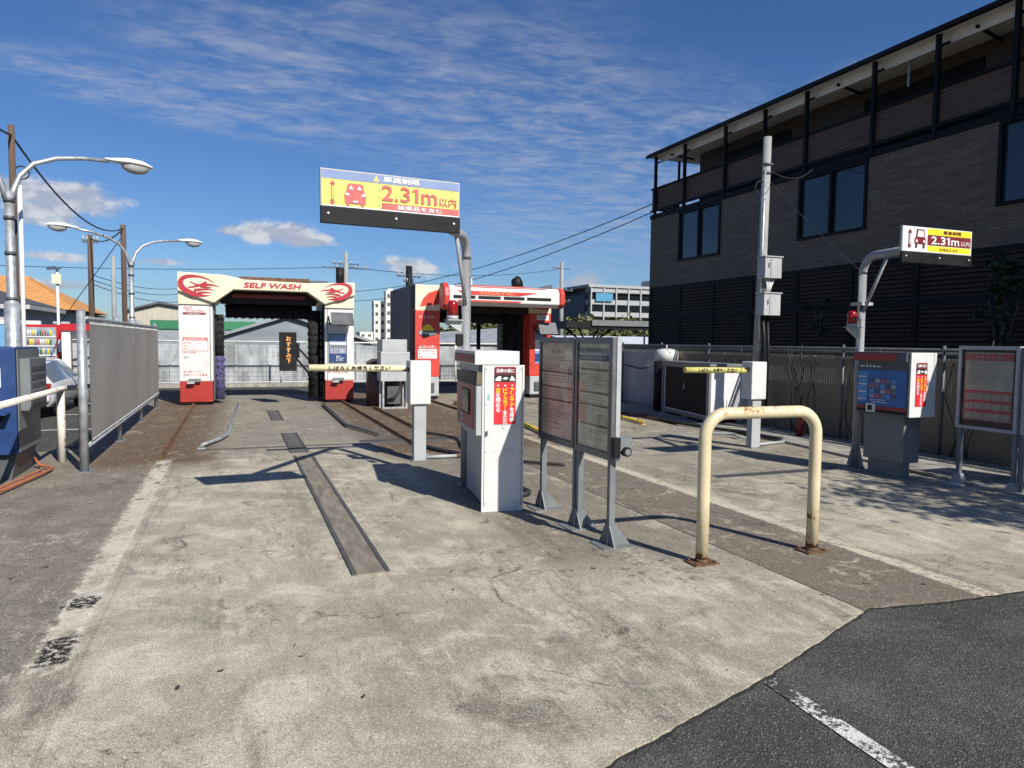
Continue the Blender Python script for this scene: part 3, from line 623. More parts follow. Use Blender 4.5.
# ------------------------------------------------------------------ height limit signs
def height_sign(pole,zj,btl,bw,bh,style,label,arm_to,beacon):
    px,py=pole; T=thing('height_limit_sign',label,'sign',(px,py,0),'height limit signs over the lanes')
    pm_=M('sign_pole_grey',(.27,.28,.285),.5,var=.1,dirt=.25); e=Vector(arm_to); d=Vector((e.x-px,e.y-py,0)); dn=d.normalized(); r=.22; ztop=e.z
    t=MB(); pts=[(px,py,0),(px,py,ztop-r)]+arc((px+dn.x*r,py+dn.y*r,ztop-r),r,math.pi,math.pi/2,dn,Z_,7)+[e]
    t.tube(pts,.048,pm_,20); t.build('pole',T)
    t=MB(); t.tube([(px,py,ztop-.75),tuple(Vector((px,py,ztop-.04))+dn*.42)],.02,pm_,10); t.build('brace',T)
    t=MB(); t.box((px-.09,py-.10,.0),(px+.12,py+.10,.015),grey)
    for a in ((0,90,180,270) if style==2 else ()):
        R=Matrix.Rotation(math.radians(a),3,'Z'); pts=[R@Vector(p)+Vector((px,py,0)) for p in ((.05,-.006,.015),(.13,-.006,.015),(.05,-.006,.30))]
        t.prism(pts,R@Vector((0,.012,0)),pm_)
    t.build('base_plate',T)
    x,y,z=btl
    t=MB(); t.box((x,y,z-bh),(x+bw,y+.03,z),ltgrey); b=t.build('sign_board',T,bevel=.004)
    t=MB(); t.box((x,y-.012,z-bh-.12),(x+bw,y+.02,z-bh-.002),black)
    for k in (.05,.52,.95): t.tube([(x+bw*k,y-.02,z-bh-.05),(x+bw*k,y-.012,z-bh-.05)],.009,swhite,10)
    t.build('lower_strip',T,bevel=.004)
    t=MB(); o=Vector((x,y,z-bh)); P=lambda a,c,w,h,m_,off: panel(t,o+Vector((a*bw,0,c*bh)),X_,Z_,w*bw,h*bh,m_,off)
    if style==1:
        P(.01,.03,.98,.95,syel,.002); P(.01,.74,.98,.23,sblue,.004)
        P(.42,.04,.57,.18,fred,.004); P(.01,.01,.98,.03,swhite,.004)
        ink=fred; wht=swhite
        text(t,'車高制限',o+Vector((.43*bw,0,.785*bh)),X_,Z_,.26*bw,.15*bh,swhite,.007,bold=.002)
        t.add([o+Vector((a*bw,-.006,c*bh)) for a,c in ((.36,.78),(.40,.78),(.38,.95))],[(0,1,2)],syel)
        number(t,o+Vector((.42*bw,0,.29*bh)),.40*bw,.40*bh,fred,.007,.003)
        text(t,'以内',o+Vector((.84*bw,0,.27*bh)),X_,Z_,.13*bw,.25*bh,fred,.007,bold=.001)
        text(t,'装備品を含む',o+Vector((.53*bw,0,.07*bh)),X_,Z_,.33*bw,.12*bh,swhite,.007,bold=.001)
        cx,ax,carm=.235,.08,fred
        for xx in (.405,.62):
            for zz in (.16,.36,.56,.76): t.tube([tuple(o+Vector((xx*bw,-.008,zz*bh))),tuple(o+Vector((xx*bw,0,zz*bh)))],.0035,dkgrey,6)
        def CP(pts,m_,off=.007): t.add([o+Vector((a*bw,-off,c*bh)) for a,c in pts],[tuple(range(len(pts)))],m_)
        CP([(.165,.12),(.305,.12),(.31,.36),(.295,.46),(.29,.60),(.275,.66),(.195,.66),(.18,.60),(.175,.46),(.16,.36)],fred)
        CP([(.175,.06),(.195,.06),(.195,.12),(.175,.12)],fred); CP([(.275,.06),(.295,.06),(.295,.12),(.275,.12)],fred)
        CP([(.19,.50),(.205,.60),(.222,.50)],swhite,.009); CP([(.245,.50),(.262,.60),(.28,.50)],swhite,.009)
        CP([(.165,.34),(.195,.33),(.19,.38),(.168,.40)],swhite,.009); CP([(.275,.33),(.305,.34),(.302,.40),(.28,.38)],swhite,.009); CP([(.215,.16),(.255,.16),(.25,.20),(.22,.20)],swhite,.009)
        CP([(.06,.14),(.10,.14),(.08,.04)],fred); CP([(.06,.60),(.10,.60),(.08,.70)],fred); CP([(.07,.16),(.09,.16),(.09,.58),(.07,.58)],fred); CP([(.075,.2),(.085,.2),(.085,.54),(.075,.54)],syel,.009)
    else:
        P(.01,.02,.98,.96,swhite,.002); P(.35,.72,.63,.24,syel2,.004); P(.35,.30,.63,.41,maroon,.004); P(.35,.06,.63,.22,syel2,.004)
        text(t,'車高制限',o+Vector((.57*bw,0,.77*bh)),X_,Z_,.26*bw,.15*bh,maroon,.007,bold=.001)
        number(t,o+Vector((.40*bw,0,.36*bh)),.40*bw,.29*bh,swhite,.007,.003)
        text(t,'以内',o+Vector((.83*bw,0,.36*bh)),X_,Z_,.13*bw,.2*bh,swhite,.007)
        text(t,'装備品を含む',o+Vector((.52*bw,0,.10*bh)),X_,Z_,.28*bw,.12*bh,maroon,.007)
        def CP(pts,m_,off=.007): t.add([o+Vector((a*bw,-off,c*bh)) for a,c in pts],[tuple(range(len(pts)))],m_)
        CP([(.17,.32),(.32,.32),(.325,.50),(.305,.60),(.295,.90),(.195,.90),(.185,.60),(.165,.50)],maroon); CP([(.20,.60),(.29,.60),(.28,.84),(.21,.84)],swhite,.009)
        CP([(.18,.38),(.205,.38),(.205,.48),(.18,.48)],swhite,.009); CP([(.285,.38),(.31,.38),(.31,.48),(.285,.48)],swhite,.009)
        CP([(.18,.16),(.205,.16),(.205,.32),(.18,.32)],sblack); CP([(.285,.16),(.31,.16),(.31,.32),(.285,.32)],sblack)
        CP([(.07,.26),(.13,.26),(.10,.12)],maroon); CP([(.07,.74),(.13,.74),(.10,.88)],maroon); CP([(.085,.28),(.115,.28),(.115,.72),(.085,.72)],maroon); CP([(.094,.3),(.106,.3),(.106,.7),(.094,.7)],swhite,.009)
    t.build('sign_face',b)
    for o_ in [q for q in T.children if q.name.split('.')[0] in ('sign_board','lower_strip')]:
        Rz=Matrix.Rotation(math.radians(4 if style==1 else 0),3,'Z'); pv=Vector(btl)-Vector((px,py,0)); o_.rotation_euler.z=math.radians(4 if style==1 else 0); o_.location=pv-Rz@pv
    bx,bz=beacon
    t=MB(); t.prism([(px-.055,py-.02,bz-.14),(px-.055,py-.02,bz-.01),(bx-.07,py-.02,bz-.01),(bx-.07,py-.02,bz-.03)],(0,.04,0),ltgrey); t.box((bx-.07,py-.07,bz-.01),(px-.05,py+.07,bz),ltgrey); t.build('beacon_bracket',T)
    t=MB(); t.cyl((bx,py),.062,bz,bz+.04,ltgrey); t.tube([(bx,py,bz+.04),(bx,py,bz+.17),(bx,py,bz+.2)],[.058,.055,.035],glass_red,16); t.build('warning_beacon',T)
    return T
T1=height_sign((2.28,7.2),2.62,(.57,5.22,2.755),1.05,.265,1,'large faded yellow and blue 2.31m height limit sign hanging over the first lane',(1.15,5.37,2.62),(2.13,1.77))
t=MB(); t.box((2.15,7.1,1.50),(2.22,7.16,1.62),black); t.build('sensor',T1)
T2=height_sign((7.36,6.78),2.6,(6.61,5.6,2.83),1.06,.27,2,'small maroon and yellow 2.31m height limit sign on the pole by the right fence',(7.16,5.64,2.66),(7.21,1.78))
t=MB(); t.box((7.27,6.69,2.05),(7.45,6.87,2.09),ltgrey); t.build('clamp',T2)
# ------------------------------------------------------------------ notice boards
def thin_glass(name):
    m,nt,b,oc=base_mat(name,.05); b.inputs['Base Color'].default_value=(.8,.85,.85,1); out=nt.nodes['Material Output']
    tr=nn(nt,'ShaderNodeBsdfTransparent'); gl=nn(nt,'ShaderNodeBsdfGlossy'); gl.inputs['Roughness'].default_value=.03; tr.inputs[0].default_value=(.97,.97,.96,1)
    mx=nn(nt,'ShaderNodeMixShader'); fr=nn(nt,'ShaderNodeFresnel'); fr.inputs[0].default_value=1.22
    nt.links.new(fr.outputs[0],mx.inputs[0]); nt.links.new(tr.outputs[0],mx.inputs[1]); nt.links.new(gl.outputs[0],mx.inputs[2]); nt.links.new(mx.outputs[0],out.inputs[0]); return m
tg=thin_glass('clear_cover'); posterb=M('faded_poster_paper',(.80,.69,.50),.7,var=.22,scale=4,dirt=.3); posterp=M('faded_pink_paper',(.78,.60,.49),.7,var=.15,scale=4)
ink=M('faded_ink',(.27,.23,.18),.7); inkr=M('faded_red_ink',(.32,.13,.11),.7); inkb=M('faded_blue_ink',(.09,.11,.19),.7)
frame_m=M('bronze_grey_frame',(.13,.13,.13),.4,.3,var=.15)
def tri_foot(t,x,y,m_,s=.22):
    t.prism([(x-.03,y-s*.75,0),(x-.03,y+s*.75,0),(x-.03,y+.03,s),(x-.03,y-.03,s)],(.008,0,0),m_)
    t.prism([(x-s*.3,y-.035,0),(x+s*.95,y-.035,0),(x+.03,y-.035,s),(x-.03,y-.035,s)],(0,.008,0),m_)
    t.box((x-.12,y-.12,0),(x+.15,y+.12,.008),m_)
T=thing('notice_board','double notice board on three posts standing right of the central kiosk','notice board',(2.66,5.3,0),'notice boards beside the lanes')
U=Vector((0,-1,0)); Xf=2.62
for y in (6.0,5.32,5.25,4.72):
    t=MB(); t.box((Xf+.02,y-.022,.0),(Xf+.07,y+.022,.66),grey); t.build('post',T,bevel=.003)
for y in (6.0,5.285,4.72):
    t=MB(); tri_foot(t,Xf+.045,y,grey,.165); t.build('foot',T)
for i,(ya,yb2) in enumerate(((6.03,5.30),(5.28,4.68))):
    t=MB(); za,zb=.66,1.59; w=ya-yb2
    t.box((Xf+.02,yb2+.002,za),(Xf+.08,ya-.002,zb),ltgrey)
    for a,b in (((Xf,yb2,za),(Xf+.019,yb2+.035,zb)),((Xf,ya-.035,za),(Xf+.019,ya,zb)),((Xf,yb2+.036,za),(Xf+.019,ya-.036,za+.05)),((Xf,yb2+.036,zb-.045),(Xf+.019,ya-.036,zb))): t.box(a,b,frame_m)
    fr=t.build('board_frame',T)
    t=MB(); o=Vector((Xf+.018,ya-.04,za+.055)); pw,ph=w-.08,zb-za-.105
    panel(t,o,U,Z_,pw,ph,posterb if i else posterp,.001)
    if i:
        panel(t,o+Vector((0,0,ph*.90)),U,Z_,pw,ph*.06,ltgrey,.002); text(t,'洗車前にご確認ください',o+U*(pw*.25)+Z_*(ph*.91),U,Z_,pw*.5,ph*.04,ink,.004)
        panel(t,o+Z_*(ph*.835),U,Z_,pw,ph*.055,inkb,.002); text(t,'ご利用案内 コース料金表',o+U*(pw*.08)+Z_*(ph*.85),U,Z_,pw*.8,ph*.028,posterb,.004)
        for k in (.74,.52,.40,.21): panel(t,o+Z_*(ph*k)+U*.03,U,Z_,pw*.93,ph*.022,ink,.002)
        for k,(a,h_) in enumerate(((.55,.17),(.425,.085),(.24,.15),(.06,.13),(.77,.05))): fine(t,o+U*.04+Z_*(ph*a),U,Z_,pw*.88,ph*h_,max(2,int(h_*45)),(inkr,ink)[k%2],k+3,.002,.35)
    else:
        panel(t,o+Z_*(ph*.88),U,Z_,pw,ph*.07,posterb,.002); text(t,'禁止事項',o+U*(pw*.3)+Z_*(ph*.885),U,Z_,pw*.4,ph*.045,inkr,.003)
        for k in (.68,.52,.38): panel(t,o+Z_*(ph*k),U,Z_,pw,ph*.022,inkr,.002)
        for k,(a,h_) in enumerate(((.71,.15),(.55,.12),(.41,.1),(.08,.28))): fine(t,o+U*.03+Z_*(ph*a),U,Z_,pw*.9,ph*h_,max(2,int(h_*40)),(ink,inkr)[k%2],k+13,.002,.4)
    t.build('poster',fr)
    t=MB(); t.quad((Xf+.006,ya-.037,za+.05),(Xf+.006,yb2+.037,za+.05),(Xf+.006,yb2+.037,zb-.045),(Xf+.006,ya-.037,zb-.045),tg); t.build('clear_cover',fr)
t=MB(); t.box((Xf,4.66,.66),(Xf+.035,4.678,1.59),frame_m); t.box((Xf+.037,4.655,.66),(Xf+.075,4.678,1.595),ltgrey); t.build('end_cap',T,bevel=.003)
t=MB(); t.box((Xf+.0,4.60,.69),(Xf+.05,4.658,.84),blackm); t.box((Xf+.05,4.61,.74),(Xf+.15,4.655,.84),grey); t.tube([(Xf+.10,4.63,.735),(Xf+.10,4.58,.735)],.036,blackm,14); t.tube([(Xf+.10,4.579,.735),(Xf+.10,4.574,.735)],.024,grey,14); t.build('sensor_box',T)
# board on the right
T=thing('notice_board','single grey framed notice board with red headed poster, right of the blue screen kiosk','notice board',(7.63,5.3,0),'notice boards beside the lanes')
Xf=7.6
for y in (5.60,4.99):
    t=MB(); t.box((Xf+.02,y-.022,.0),(Xf+.065,y+.022,.64),grey); t.build('post',T,bevel=.003)
for y in (5.60,4.99):
    t=MB(); tri_foot(t,Xf+.04,y,ltgrey,.12); t.build('foot',T)
t=MB(); ya,yb2,za,zb=5.63,4.96,.64,1.56
t.box((Xf+.02,yb2,za),(Xf+.09,ya,zb),ltgrey)
for a,b in (((Xf-.01,yb2,za),(Xf+.019,yb2+.035,zb)),((Xf-.01,ya-.035,za),(Xf+.019,ya,zb)),((Xf-.01,yb2+.036,za),(Xf+.019,ya-.036,za+.035)),((Xf-.01,yb2+.036,zb-.04),(Xf+.019,ya-.036,zb))): t.box(a,b,ltgrey)
fr=t.build('board_frame',T)
t=MB(); dm=M('poster_dark_border',(.045,.02,.03),.4); o=Vector((Xf+.018,ya-.036,za+.036)); pw,ph=.597,.843
panel(t,o,U,Z_,pw,ph,dm,.001); o2=o+U*.035+Z_*.07; pw2,ph2=pw-.07,ph-.10
pp2=M('poster_pale',(.45,.42,.35),.5,var=.08); pk=M('poster_pink',(.42,.22,.22),.5,var=.08)
panel(t,o2,U,Z_,pw2,ph2,pp2,.002); panel(t,o2,U,Z_,pw2,ph2*.44,pk,.003); panel(t,o2+Z_*(ph2*.88),U,Z_,pw2,ph2*.10,fred,.003); text(t,'ご注意とお願い',o2+U*.03+Z_*(ph2*.90),U,Z_,pw2*.85,ph2*.06,pp2,.005)
for k in (.42,.27,.13): panel(t,o2+Z_*(ph2*k),U,Z_,pw2,ph2*.02,sred,.004)
fine(t,o2+U*.02+Z_*(ph2*.46),U,Z_,pw2*.92,ph2*.41,14,ink,31,.004,.35)
for k in range(3):
    for j in range(5): panel(t,o2+U*(.02+j*.1)+Z_*(ph2*(.03+.14*k)),U,Z_,.08,ph2*.075,pp2,.0045); fine(t,o2+U*(.025+j*.1)+Z_*(ph2*(.035+.14*k)),U,Z_,.07,ph2*.065,3,ink,40+k*5+j,.006,.4)
t.build('poster',fr)
t=MB(); t.quad((Xf+.008,ya-.036,za+.036),(Xf+.008,yb2+.036,za+.036),(Xf+.008,yb2+.036,zb-.04),(Xf+.008,ya-.036,zb-.04),tg); t.build('clear_cover',fr)
T=thing('notice_board','grey board cut off by the right edge of the picture, blue panel behind its post','notice board',(7.64,4.6,0),'notice boards beside the lanes')
t=MB(); t.box((Xf+.01,4.28,.64),(Xf+.08,4.93,1.57),ltgrey); t.build('board_frame',T)
t=MB(); t.box((Xf+.02,4.88,0),(Xf+.065,4.925,.64),grey); t.box((Xf+.02,4.30,0),(Xf+.065,4.345,.64),grey); t.build('post',T)
T=thing('plastic_bin','blue plastic bin standing by the fence behind the cut-off board','bin',(8.4,5.1,0))
t=MB(); t.box((8.1,4.7,.04),(8.6,5.3,.75),M('blue_plastic',(.03,.10,.25),.5)); t.build('bin_body',T,bevel=.03); t=MB(); t.box((8.07,4.67,.751),(8.63,5.33,.80),M('blue_plastic')); t.build('lid',T,bevel=.02)
def hoop_mat():
    m,nt,b,oc=base_mat('chipped_cream_paint',.45); x,y,z=sep(nt,oc)
    f=noise(nt,oc,7,9,.75,.6); f2=noise(nt,oc,26,7,.7,.3); big=noise(nt,oc,2.5,4)
    c=mixc(nt,ramp(nt,big,.3,.7),(.56,.47,.29),(.66,.57,.37)); c=mixc(nt,ramp(nt,f2,.5,.75,0,.35),c,(.40,.30,.17))
    top=ramp(nt,z,.98,1.1,0,.095); bot=ramp(nt,z,.10,.0,0,.20); low=math_(nt,'MULTIPLY',ramp(nt,z,.45,.30),.075)
    v=math_(nt,'ADD',math_(nt,'ADD',math_(nt,'MULTIPLY',f,.55),math_(nt,'MULTIPLY',f2,.45)),math_(nt,'ADD',math_(nt,'ADD',top,bot),low))
    c=mixc(nt,ramp(nt,v,.615,.64,0,.6),c,(.50,.22,.05)); c=mixc(nt,ramp(nt,v,.65,.665),c,(.13,.05,.022))
    nt.links.new(c,b.inputs['Base Color']); nt.links.new(ramp(nt,v,.62,.66,.42,.9),b.inputs['Roughness'])
    bn=nn(nt,'ShaderNodeBump'); bn.invert=True; bn.inputs['Strength'].default_value=.6; bn.inputs['Distance'].default_value=.003; nt.links.new(ramp(nt,v,.60,.66),bn.inputs['Height']); nt.links.new(bn.outputs[0],b.inputs['Normal']); return m
pipe_cream=hoop_mat()
# ------------------------------------------------------------------ pipe guard
T=thing('pipe_guard','cream painted hoop guard with chipped rusty paint, standing nearest the camera','guard rail',(3.55,4.1,0))
pL=Vector((3.06,4.11,0));pR=Vector((4.03,4.08,0)); d=(pR-pL).normalized(); r=.17; zt=1.06
t=MB(); pts=[pL+Z_*.0,pL+Z_*.5,pL+Z_*(zt-r)]+arc(pL+d*r+Z_*(zt-r),r,math.pi,math.pi/2,d,Z_,8)[1:]+arc(pR-d*r+Z_*(zt-r),r,math.pi/2,0,d,Z_,8)+[pR+Z_*.5,pR]
t.tube(pts,.044,pipe_cream,20); t.build('hoop',T)
for p in (pL,pR):
    t=MB(); t.box((p.x-.10,p.y-.075,0),(p.x+.10,p.y+.075,.012),rusty)
    for sx in (-.075,.075):
        for sy in (-.05,.05): t.tube([(p.x+sx,p.y+sy,.012),(p.x+sx,p.y+sy,.026)],.011,rusty,6)
    t.tube([(p.x,p.y,.0),(p.x,p.y,.035)],.047,rusty,16); t.build('base_plate',T)
# ------------------------------------------------------------------ left screen fence
def mesh_mat(name,rgb,sc,th,alpha=True,stretch=None):
    # woven sheet: procedural see-through weave
    m,nt,b,oc=base_mat(name,.8); n=noise(nt,oc,2,4); c=mixc(nt,n,tuple(k*.8 for k in rgb),tuple(k*1.2 for k in rgb)); nt.links.new(c,b.inputs['Base Color'])
    x,y,z=sep(nt,oc)
    def gr(v): return math_(nt,'GREATER_THAN',math_(nt,'FRACT',math_(nt,'MULTIPLY',v,sc)),th)
    h=math_(nt,'MULTIPLY',gr(math_(nt,'ADD',x,y)),gr(z)); a=math_(nt,'SUBTRACT',1,h); nt.links.new(a,b.inputs['Alpha']); return m
net=M('grey_screen_fabric',(.285,.275,.255),.9,var=.07,scale=.9,stretch=(1,1.2,.4),dirt=.15)
m_=net; bs_=m_.node_tree.nodes['Principled BSDF']; bs_.inputs['Alpha'].default_value=.985
T=thing('screen_fence','long grey fabric windscreen on galvanised posts left of the first lane','fence',(-1.62,13.2,0))
Ys=[9.27,11.9,14.5,17.2]
for i,y in enumerate(Ys):
    t=MB(); r=.047 if i==0 else .036; t.cyl((-1.62,y),r,0,1.83,galv,16); t.tube([(-1.62,y,1.83),(-1.62,y,1.85)],[r,r*.5],galv,16); t.box((-1.70,y-.08,0),(-1.54,y+.08,.010),grey); t.build('post',T)
for z in (1.76,.30):
    t=MB(); t.tube([(-1.565,9.27,z),(-1.565,17.2,z)],.017,galv,8); t.build('rail',T)
t=MB(); ny,nz=90,8
vs=[];fs=[]
for i in range(ny+1):
    y=9.36+(17.12-9.36)*i/ny
    for k in range(nz+1):
        z=.34+1.36*k/nz; x=-1.556+.008*math.sin(y*3.1)*math.sin(k/nz*3.14)+.0012*math.sin(y*23)
        vs.append((x,y,z+(.012*math.sin(y*9) if k in(0,nz) else 0)))
for i in range(ny):
    for k in range(nz): a=i*(nz+1)+k; fs.append((a,a+nz+1,a+nz+2,a+1))
t.add(vs,fs,net,True); t.build('screen_fabric',T)
lt=MB(); t=lt
for i in range(60):
    y=9.4+i*.13
    t.bar((-1.60,y,1.765),(-1.55,y+.05,1.69),.008,.008,swhite); t.bar((-1.60,y,.295),(-1.55,y+.05,.36),.008,.008,swhite)
t.build('lacing',T)['kind']='stuff'
# hand rail
T=thing('hand_rail','low white pipe rail with rusting post running from the blue machine to the screen','rail',(-2.0,9,0))
wr=M('white_rail_paint',(.68,.64,.56),.5,var=.08,rust=.38,scale=5)
t=MB(); t.tube([(-1.98,6.9,.92),(-1.98,10.12,.905),(-1.66,10.9,.90)],.034,wr,12); t.build('rail',T)
t=MB(); t.tube([(-2.0,10.09,0),(-2.0,10.09,.89)],.045,wr,12); t.build('post',T)
# ------------------------------------------------------------------ blue machine
T=thing('vacuum_machine','dark blue self-service vacuum machine with white notice, at the left edge','vacuum',(-2.6,9.2,0))
t=MB(); t.prism([(-3.05,8.9,.28),(-2.17,8.9,.28),(-2.17,8.9,1.42),(-3.05,8.9,1.42)],(0,.95,0),blue); bb=t.build('cabinet',T,bevel=.008)
t=MB(); t.box((-2.165,8.93,.30),(-2.155,9.82,1.40),grey); t.box((-2.154,9.0,.74),(-2.06,9.7,1.30),grey)
for i in range(5): t.box((-2.059,9.04,.80+.09*i),(-2.055,9.66,.85+.09*i),dkgrey)
t.build('side_box',T,bevel=.003)
t=MB(); t.prism([(-3.0,8.98,0),(-2.25,8.98,0),(-2.2,8.98,.279),(-3.0,8.98,.279)],(0,.8,0),dkgrey); t.build('plinth',T)
t=MB(); t.box((-2.95,8.885,1.0),(-2.30,8.899,1.20),swhite); fine(t,(-2.9,8.885,1.03),X_,Z_,.55,.13,4,ink,55,.003,.4); t.build('notice',bb)
t=MB(); t.prism([(-2.9,8.72,.62),(-2.34,8.72,.60),(-2.24,8.78,.74)],(0,.17,0),blackm); t.prism([(-2.95,8.70,.75),(-2.22,8.70,.72),(-2.22,8.70,.74),(-2.95,8.70,.77)],(0,.2,0),blue); t.build('tray',T)
T=thing('concrete_block','cream painted block at the bottom left beneath the blue machine','block',(-2.5,8.2,0))
t=MB(); t.box((-2.75,8.05,.14),(-2.21,8.35,.52),cream); t.build('block',T,bevel=.02); t=MB(); t.box((-2.7,8.1,0),(-2.3,8.3,.14),blackm); t.build('stand',T)
T_=MB(); orange=M('orange_hose',(.42,.13,.06),.5,var=.1)
T_.tube([(-2.3,7.6,.25),(-2.2,7.75,.08),(-2.12,8.2,.04),(-1.98,9.15,.04),(-1.96,9.4,.04),(-2.02,9.5,.04),(-2.13,9.6,.05),(-2.2,9.7,.12)],.016,orange,8)
tag(T_.build('hose',loc=(-2.1,8.6,0)),'orange hose lying on the ground below the blue machine, outer run','hose','orange hoses')
T_=MB(); T_.tube([(-2.36,7.7,.2),(-2.26,7.9,.06),(-2.19,8.3,.04),(-2.08,9.1,.04),(-2.05,9.3,.04),(-2.1,9.45,.05)],.013,orange,8)
tag(T_.build('hose',loc=(-2.2,8.6,0)),'orange hose lying on the ground below the blue machine, inner run','hose','orange hoses')
# ------------------------------------------------------------------ street lamps
lampglass=M('lamp_cover',(.38,.38,.37),.15,var=.1)
def lamp_things():
    lx,ly=-2.99,12.2; T=thing('street_lamp','tall double-arm street lamp at the left edge, nearest of the two','street lamp',(lx,ly,0),'double-arm street lamps')
    d=Vector((1.43,.86,0)).normalized()
    t=MB(); t.cyl((lx,ly),.10,0,2.0,galv,16); t.tube([(lx,ly,2.0),(lx,ly,2.06),(lx,ly,3.6)],[.10,.062,.058],galv,16)
    for z in (2.05,2.7,3.2,3.45): t.tube([(lx,ly,z),(lx,ly,z+.05)],.075,dkgrey,12)
    t.build('pole',T)
    for s in (1,-1):
        o=Vector((lx,ly,3.5)); e=d*s
        P=[o+e*.04,o+e*.06+Z_*.12,o+e*.14+Z_*.34,o+e*.32+Z_*.55,o+e*.62+Z_*.69,o+e*1.0+Z_*.77,o+e*1.35+Z_*.80]
        t=MB(); t.tube(P,[.045,.042,.038,.035,.033,.031,.03],galv,10); a=t.build('arm',T)
        q=o+e*1.33+Z_*.80
        prof=[(-.04,.04,.0),(.10,.08,.0),(.30,.125,.012),(.52,.12,.012),(.68,.06,.0),(.73,.012,-.01)]
        n=12; vs=[];fs=[]; sd=Vector((-e.y,e.x,0))
        for (l,w,dz) in prof:
            for k in range(n):
                an=2*math.pi*k/n; zz=math.sin(an)*w*(.62 if math.sin(an)>0 else .25); vs.append(q+e*l+sd*(math.cos(an)*w)+Z_*(zz+dz+.02))
        for i in range(len(prof)-1):
            for k in range(n): fs.append((i*n+k,i*n+(k+1)%n,(i+1)*n+(k+1)%n,(i+1)*n+k))
        fs.append(tuple(range(n))); fs.append(tuple(range((len(prof)-1)*n,len(prof)*n))[::-1])
        t=MB(); t.add(vs,fs,swhite,True); hd=t.build('lamp_head',T)
        vs=[];fs=[]
        for j in range(5):
            ph=j/4*math.pi/2
            for k in range(n):
                an=2*math.pi*k/n; vs.append(q+e*(.44+.23*math.cos(an)*math.cos(ph))+sd*(math.sin(an)*.112*math.cos(ph))-Z_*(.125*math.sin(ph)-.0))
        for j in range(4):
            for k in range(n): fs.append((j*n+k,j*n+(k+1)%n,(j+1)*n+(k+1)%n,(j+1)*n+k))
        t=MB(); t.add(vs,fs,lampglass,True); t.build('lens',hd)
    c=copy_tree(T); c.location=(-2.62,21.94,0); c['label']='double-arm street lamp further back, both arms and heads in view'
lamp_things()
# ------------------------------------------------------------------ utility poles and wires
wood=M('weathered_wood_pole',(.10,.065,.045),.9,var=.3,scale=4,stretch=(1,1,.1)); concp=M('concrete_pole',(.26,.27,.26),.75,var=.12,scale=2,dirt=.3); cable=M('black_cable',(.02,.02,.022),.6)
def upole(name,p0,ztop,r,mat_,label,cross=(),rtop=None,extra=None):
    T=thing(name,label,'utility pole',(p0[0],p0[1],0),'utility poles')
    t=MB(); t.tube([(p0[0],p0[1],0),(p0[0],p0[1],ztop)],[r,rtop or r*.75],mat_,12); t.build('pole',T)
    for (z,w,ang) in cross:
        t=MB(); d=Vector((math.cos(ang),math.sin(ang),0)); c=Vector((p0[0],p0[1],z)); t.bar(c-d*w/2-Y_*.0,c+d*w/2,.07,.07,dkgrey)
        for k in (-.45,-.2,.2,.45): t.tube([c+d*w*k+Z_*.04,c+d*w*k+Z_*.2],.04,ltgrey,8)
        t.build('crossarm',T)
    if extra:
        t=MB(); extra(t,Vector((p0[0],p0[1],0))); t.build('fittings',T)
    return T
def zat(px,py,Y): return W(px,py,Y)
a=zat(11,125,13.0); 
def coil(t,c):
    z=a.z-.7
    t.tube(arc((c.x+.12,c.y,z),.10,0,6.2,X_,Z_,12),.012,cable,6); t.tube([(c.x+.1,c.y-.05,0),(c.x+.1,c.y-.05,a.z-.9)],.03,swhite,8)
upole('utility_pole',(a.x,a.y),a.z,.05,wood,'brown wooden pole with white conduit right behind the nearest street lamp',extra=coil,rtop=.045)
b=zat(123,225,25.0); upole('utility_pole',(b.x,b.y),b.z,.07,wood,'thin brown pole rising behind the further street lamp',rtop=.08)
c=zat(90,235,30.0); upole('utility_pole',(c.x,c.y),c.z,.11,wood,'dark wooden pole left of the further street lamp, above the screen',cross=((c.z-.25,.5,.2),),rtop=.09)
c2=zat(113,256,32.0); upole('utility_pole',(c2.x,c2.y),c2.z,.09,concp,'grey metal pole between the dark pole and the lamp',rtop=.08)
def tr(t,c): 
    z=d_.z; t.tube([(c.x-.9,c.y,z-1.3),(c.x-.9,c.y,z-.5)],.25,black,10)
d_=zat(346,252,45.0); upole('utility_pole',(d_.x,d_.y),d_.z,.18,concp,'pale pole with crossarms above the right end of the SELF WASH arch',cross=((d_.z-1.0,2.8,0),(d_.z-.75,1.6,0)),rtop=.12)
e_=zat(409,266,40.0); upole('utility_pole',(e_.x,e_.y),e_.z,.22,blackm,'dark pole top with fittings above the red arch side wall',cross=((e_.z-.6,1.5,.3),(e_.z-.9,1.0,.8)),rtop=.18)
f_=zat(562,262,60.0); upole('utility_pole',(f_.x,f_.y),f_.z,.24,concp,'grey concrete pole with crossarms right of the red arch',cross=((f_.z-.6,2.0,.2),(f_.z-2.6,2.6,.2),(f_.z-3.6,2.0,.2)),rtop=.16)
def wire(p,q,sag,r,label,grp='overhead wires'):
    p=Vector(p);q=Vector(q); t=MB(); pts=[p.lerp(q,k/20)-Z_*(sag*4*(k/20)*(1-k/20)) for k in range(21)]
    t.tube(pts,r,cable,6); tag(t.build('wire',loc=p),label,'wire',grp)
wire(zat(-60,70,9),a-Z_*.15,.1,.016,'thick cable coming in from the left to the wooden pole top')
wire(a-Z_*.15,b-Z_*.1,.55,.018,'thick sagging cable from the wooden pole to the thin brown pole')
wire(b-Z_*.1,c-Z_*.1,.25,.02,'short cable between the two brown poles')
wire(b-Z_*.3,zat(55,330,27),.0,.012,'stay wire slanting down left behind the red vending machine')
wire(zat(-80,262,45),d_-Z_*.9,.25,.02,'long level wire running behind the SELF WASH arch, left part')
